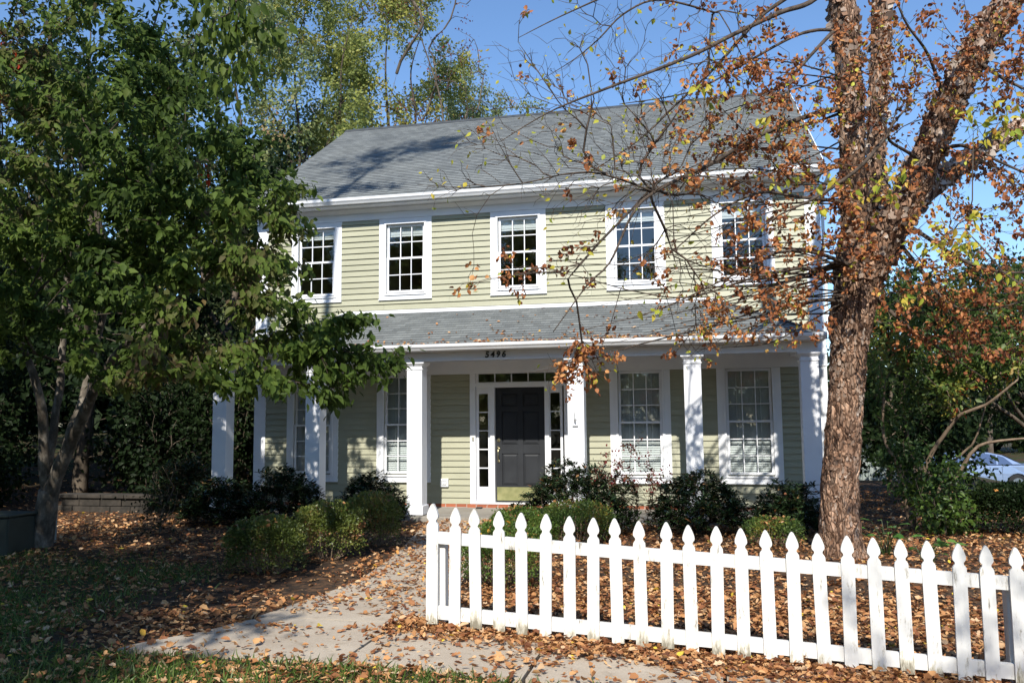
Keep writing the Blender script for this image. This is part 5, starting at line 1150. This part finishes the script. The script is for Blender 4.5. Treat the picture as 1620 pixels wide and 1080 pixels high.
# retaining wall of stone blocks
rwx0, rwx1, rwy = -8.95, -7.0, -.9; z0 = -.34
rw = thing('retaining_wall', (-7.5, rwy, z0), 'low retaining wall of stacked stone blocks in the shade behind the lawn', 'wall')
mb = MB()
for r in range(3):
    x = rwx0-(r % 2)*.2
    while x < rwx1:
        w = .42*random.uniform(.9, 1.1); mb.box(x+.006, x+w-.006, rwy+.015*r+random.uniform(-.01, .01), rwy+.3+.01*r, z0+r*.15+.004, z0+(r+1)*.15-.004); x += w
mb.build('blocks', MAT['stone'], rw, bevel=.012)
mb = MB(); x = rwx0-.1
while x < rwx1: mb.box(x+.006, x+.494, rwy-.02, rwy+.34, z0+.452, z0+.52); x += .5
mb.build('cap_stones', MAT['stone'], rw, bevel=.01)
# pale board fence far right behind the birch
q = P(1392, 775, 22); bfz = float(gz(q.x, q.y))
bf = thing('board_fence', (q.x, q.y, bfz), 'pale weathered board fence glimpsed between the birch and the small tree', 'fence')
mb = MB(); x = q.x-1.1
while x < q.x+.35: mb.box(x, x+.13, q.y, q.y+.02, bfz-.3, bfz+.95+random.uniform(-.01, .01)); x += .14
mb.build('boards', MAT['palewood'], bf)
mb = MB(); mb.box(q.x-1.1, q.x+.4, q.y+.021, q.y+.06, bfz+.2, bfz+.29); mb.box(q.x-1.1, q.x+.4, q.y+.021, q.y+.06, bfz+.7, bfz+.79); mb.build('rail', MAT['palewood'], bf)

# distant woods closing the view all round the lot
ws = []
for x0, y0, x1, y1, h, k in ((-40, -20, -30, 30, 11, 15000), (-32, 26, -5, 48, 12, 13000), (-6, 50, 34, 56, 8, 7000), (34, 56, 62, 30, 6.5, 6000), (-34, -46, 50, -52, 9, 7000)):
    t = RNG.random(k); wob = RNG.normal(size=(k, 2))*2.2; x = x0+(x1-x0)*t+wob[:, 0]; y = y0+(y1-y0)*t+wob[:, 1]
    hh = h*(.75+.35*np.sin(t*37)*np.sin(t*13+1)+.12*np.sin(t*91)); ws.append(np.stack([x, y, gz(x, y)+hh*RNG.random(k)**.8], 1))
ws = np.concatenate(ws); n = len(ws)
tag(leaves('distant_woods', MAT['l_wood'], ws, rdirs(n), rdirs(n, .8), .9, KITE, rnd=patchy(ws, .08, 0, .9, .6)), kind='stuff')

# ---- parked car
cb = P(1593, 762, 30); CX, CY = cb.x, cb.y; CZ = -1.18
car = thing('parked_car', (CX-1.4, CY, CZ), 'silver blue sedan parked on the street beyond the hedge', 'car')
A = Matrix.Translation((CX, CY, CZ)) @ Matrix.Rotation(R_(6), 4, 'Z')     # local: x to the front is negative, rear wheel at 0
def cbuild(mb, name, mat, parent, **k):
    mb.v = [tuple(A @ Vector(v)) for v in mb.v]; return mb.build(name, mat, parent, **k)
# body sections along x: (x, half width, z bottom, z belt)
W2 = .87
prof_low = [(-3.55, .30), (-3.62, .55), (-3.5, .72), (-3.0, .84), (-2.4, .93), (-.2, .96), (.98, .94), (1.06, .80), (1.05, .45), (.95, .28)]
def arch(cx, n=9, r=.36): return [(cx+r*math.cos(a), .30+r*math.sin(a)) for a in [math.pi*i/(n-1) for i in range(n)]]
bottom = [(.95, .26)]+arch(0, r=.37)+arch(-2.65, r=.37)+[(-3.5, .26)]
outline = prof_low[:-1]+bottom
mb = MB(); n = len(outline)
def wy(z): return W2-.05*max(0, (z-.7))*1.5-.05*max(0, .45-z)
for s in (1,):
    vs = [(x, -wy(z), z) for x, z in outline]+[(x, wy(z), z) for x, z in outline]
    fs = [tuple(range(n)), tuple(range(2*n-1, n-1, -1))]+[(i, i+n, (i+1) % n+n, (i+1) % n) for i in range(n)]; mb.add(vs, fs)
body = cbuild(mb, 'body', MAT['carpaint'], car, bevel=.03)
roofp = [(-2.60, .93), (-1.85, 1.34), (-1.4, 1.41), (-.85, 1.40), (-.40, 1.30), (.20, .98)]
mb = MB(); n = len(roofp); vs = [(x, -(W2-.07-.30*(z-.93)), z) for x, z in roofp]+[(x, (W2-.07-.30*(z-.93)), z) for x, z in roofp]
mb.add(vs, [tuple(range(n)), tuple(range(2*n-1, n-1, -1))]+[(i, i+n, (i+1) % n+n, (i+1) % n) for i in range(n)]); cbuild(mb, 'cabin', MAT['carpaint'], car, bevel=.03)
mb = MB()
def sidewin(pts):
    for s in (-1, 1):
        mb.add([(x, s*(W2-.058-.30*(z-.93)), z) for x, z in pts]+[(x, s*(W2-.075-.30*(z-.93)), z) for x, z in pts], [tuple(range(len(pts))) if s < 0 else tuple(range(len(pts)-1, -1, -1))]+[(i, (i+1) % len(pts), (i+1) % len(pts)+len(pts), i+len(pts)) for i in range(len(pts))])
sidewin([(-2.380, .99), (-1.520, .99), (-1.480, 1.35), (-1.780, 1.33)]); sidewin([(-1.420, .99), (-0.650, .99), (-0.620, 1.31), (-0.920, 1.36), (-1.400, 1.37)]); sidewin([(-0.590, .99), (-0.120, 1.0), (-0.380, 1.24), (-0.570, 1.30)])
mb.add([(-2.600, -.68, .995), (-2.600, .68, .995), (-1.920, .58, 1.345), (-1.920, -.58, 1.345)], [(0, 1, 2, 3)]); mb.add([(0.165, -.66, 1.035), (0.165, .66, 1.035), (-0.295, .58, 1.30), (-0.295, -.58, 1.30)], [(0, 1, 2, 3)])
cbuild(mb, 'window', MAT['carglass'], car)
for cx in (0, -2.65):
    for s in (-1, 1):
        mb = MB(); pr = [(.20, -.1), (.30, -.1), (.325, -.07), (.325, .07), (.30, .1), (.20, .1)]
        nn = 28; vs = []
        for r, d in pr:
            for k in range(nn): vs.append((cx+r*math.cos(6.2832*k/nn), s*(W2-.12)+d, .325+r*math.sin(6.2832*k/nn)))
        mb.add(vs, [(i*nn+k, i*nn+(k+1) % nn, ((i+1) % 6)*nn+(k+1) % nn, ((i+1) % 6)*nn+k) for i in range(6) for k in range(nn)])
        wh = cbuild(mb, 'wheel', MAT['tyre'], car)
        mb = MB(); yy = s*(W2-.12)+s*.06
        for k in range(10):
            a = 6.2832*k/10; mb.tube([(cx+.04*math.cos(a), yy, .325+.04*math.sin(a)), (cx+.2*math.cos(a), yy, .325+.2*math.sin(a))], .018, 4)
        mb.tube([(cx, yy-.03, .325), (cx, yy+.03, .325)], .055, 12); mb.tube([(cx, yy-.05, .325), (cx, yy-.045, .325)], .2, 24)
        cbuild(mb, 'rim', MAT['rim'], wh)
MAT['redlamp'] = simple('red_tail_lamp', (.35, .01, .01), None, rough=.2)
for s in (-1, 1):
    mb = MB(); mb.box(.97, 1.075, s*.72-.12, s*.72+.12, .72, .86); cbuild(mb, 'tail_light', MAT['redlamp'], car, bevel=.02)
mb = MB()
for x in (-2.4, -1.45, -.5): mb.box(x-.004, x+.004, -W2-.002, -W2+.03, .35, .92)
mb.box(-1.72, -1.57, -W2-.02, -W2+.01, .84, .87); mb.box(-.78, -.63, -W2-.02, -W2+.01, .84, .87); cbuild(mb, 'door_seam', MAT['tyre'], car)

# ================================================================== LIGHT
w = bpy.data.worlds.new('World'); SC.world = w; w.use_nodes = True; nt = w.node_tree; bg = nt.nodes['Background']
sky = nt.nodes.new('ShaderNodeTexSky'); sky.sky_type = 'NISHITA'; sky.sun_disc = False
sd = Vector((.09, -1, .86)).normalized()
sky.sun_elevation = math.asin(sd.z); sky.sun_rotation = math.atan2(sd.x, sd.y); sky.air_density = 1.0; sky.dust_density = .1; sky.ozone_density = 5.0
hs = nt.nodes.new('ShaderNodeHueSaturation'); hs.inputs['Saturation'].default_value = 1.03; nt.links.new(sky.outputs[0], hs.inputs['Color']); nt.links.new(hs.outputs[0], bg.inputs[0]); bg.inputs[1].default_value = .128
sl = bpy.data.lights.new('sun', 'SUN'); sl.energy = 4.35; sl.angle = R_(.53); sl.color = (1, .945, .85); so = bpy.data.objects.new('sun', sl); COL.objects.link(so)
so.rotation_euler = sd.to_track_quat('Z', 'Y').to_euler()
SC.view_settings.view_transform = 'Standard'; SC.view_settings.look = 'None'; SC.view_settings.exposure = .64; SC.view_settings.gamma = 1
SC.cycles.max_bounces = 6; SC.cycles.transparent_max_bounces = 12; SC.cycles.use_denoising = True
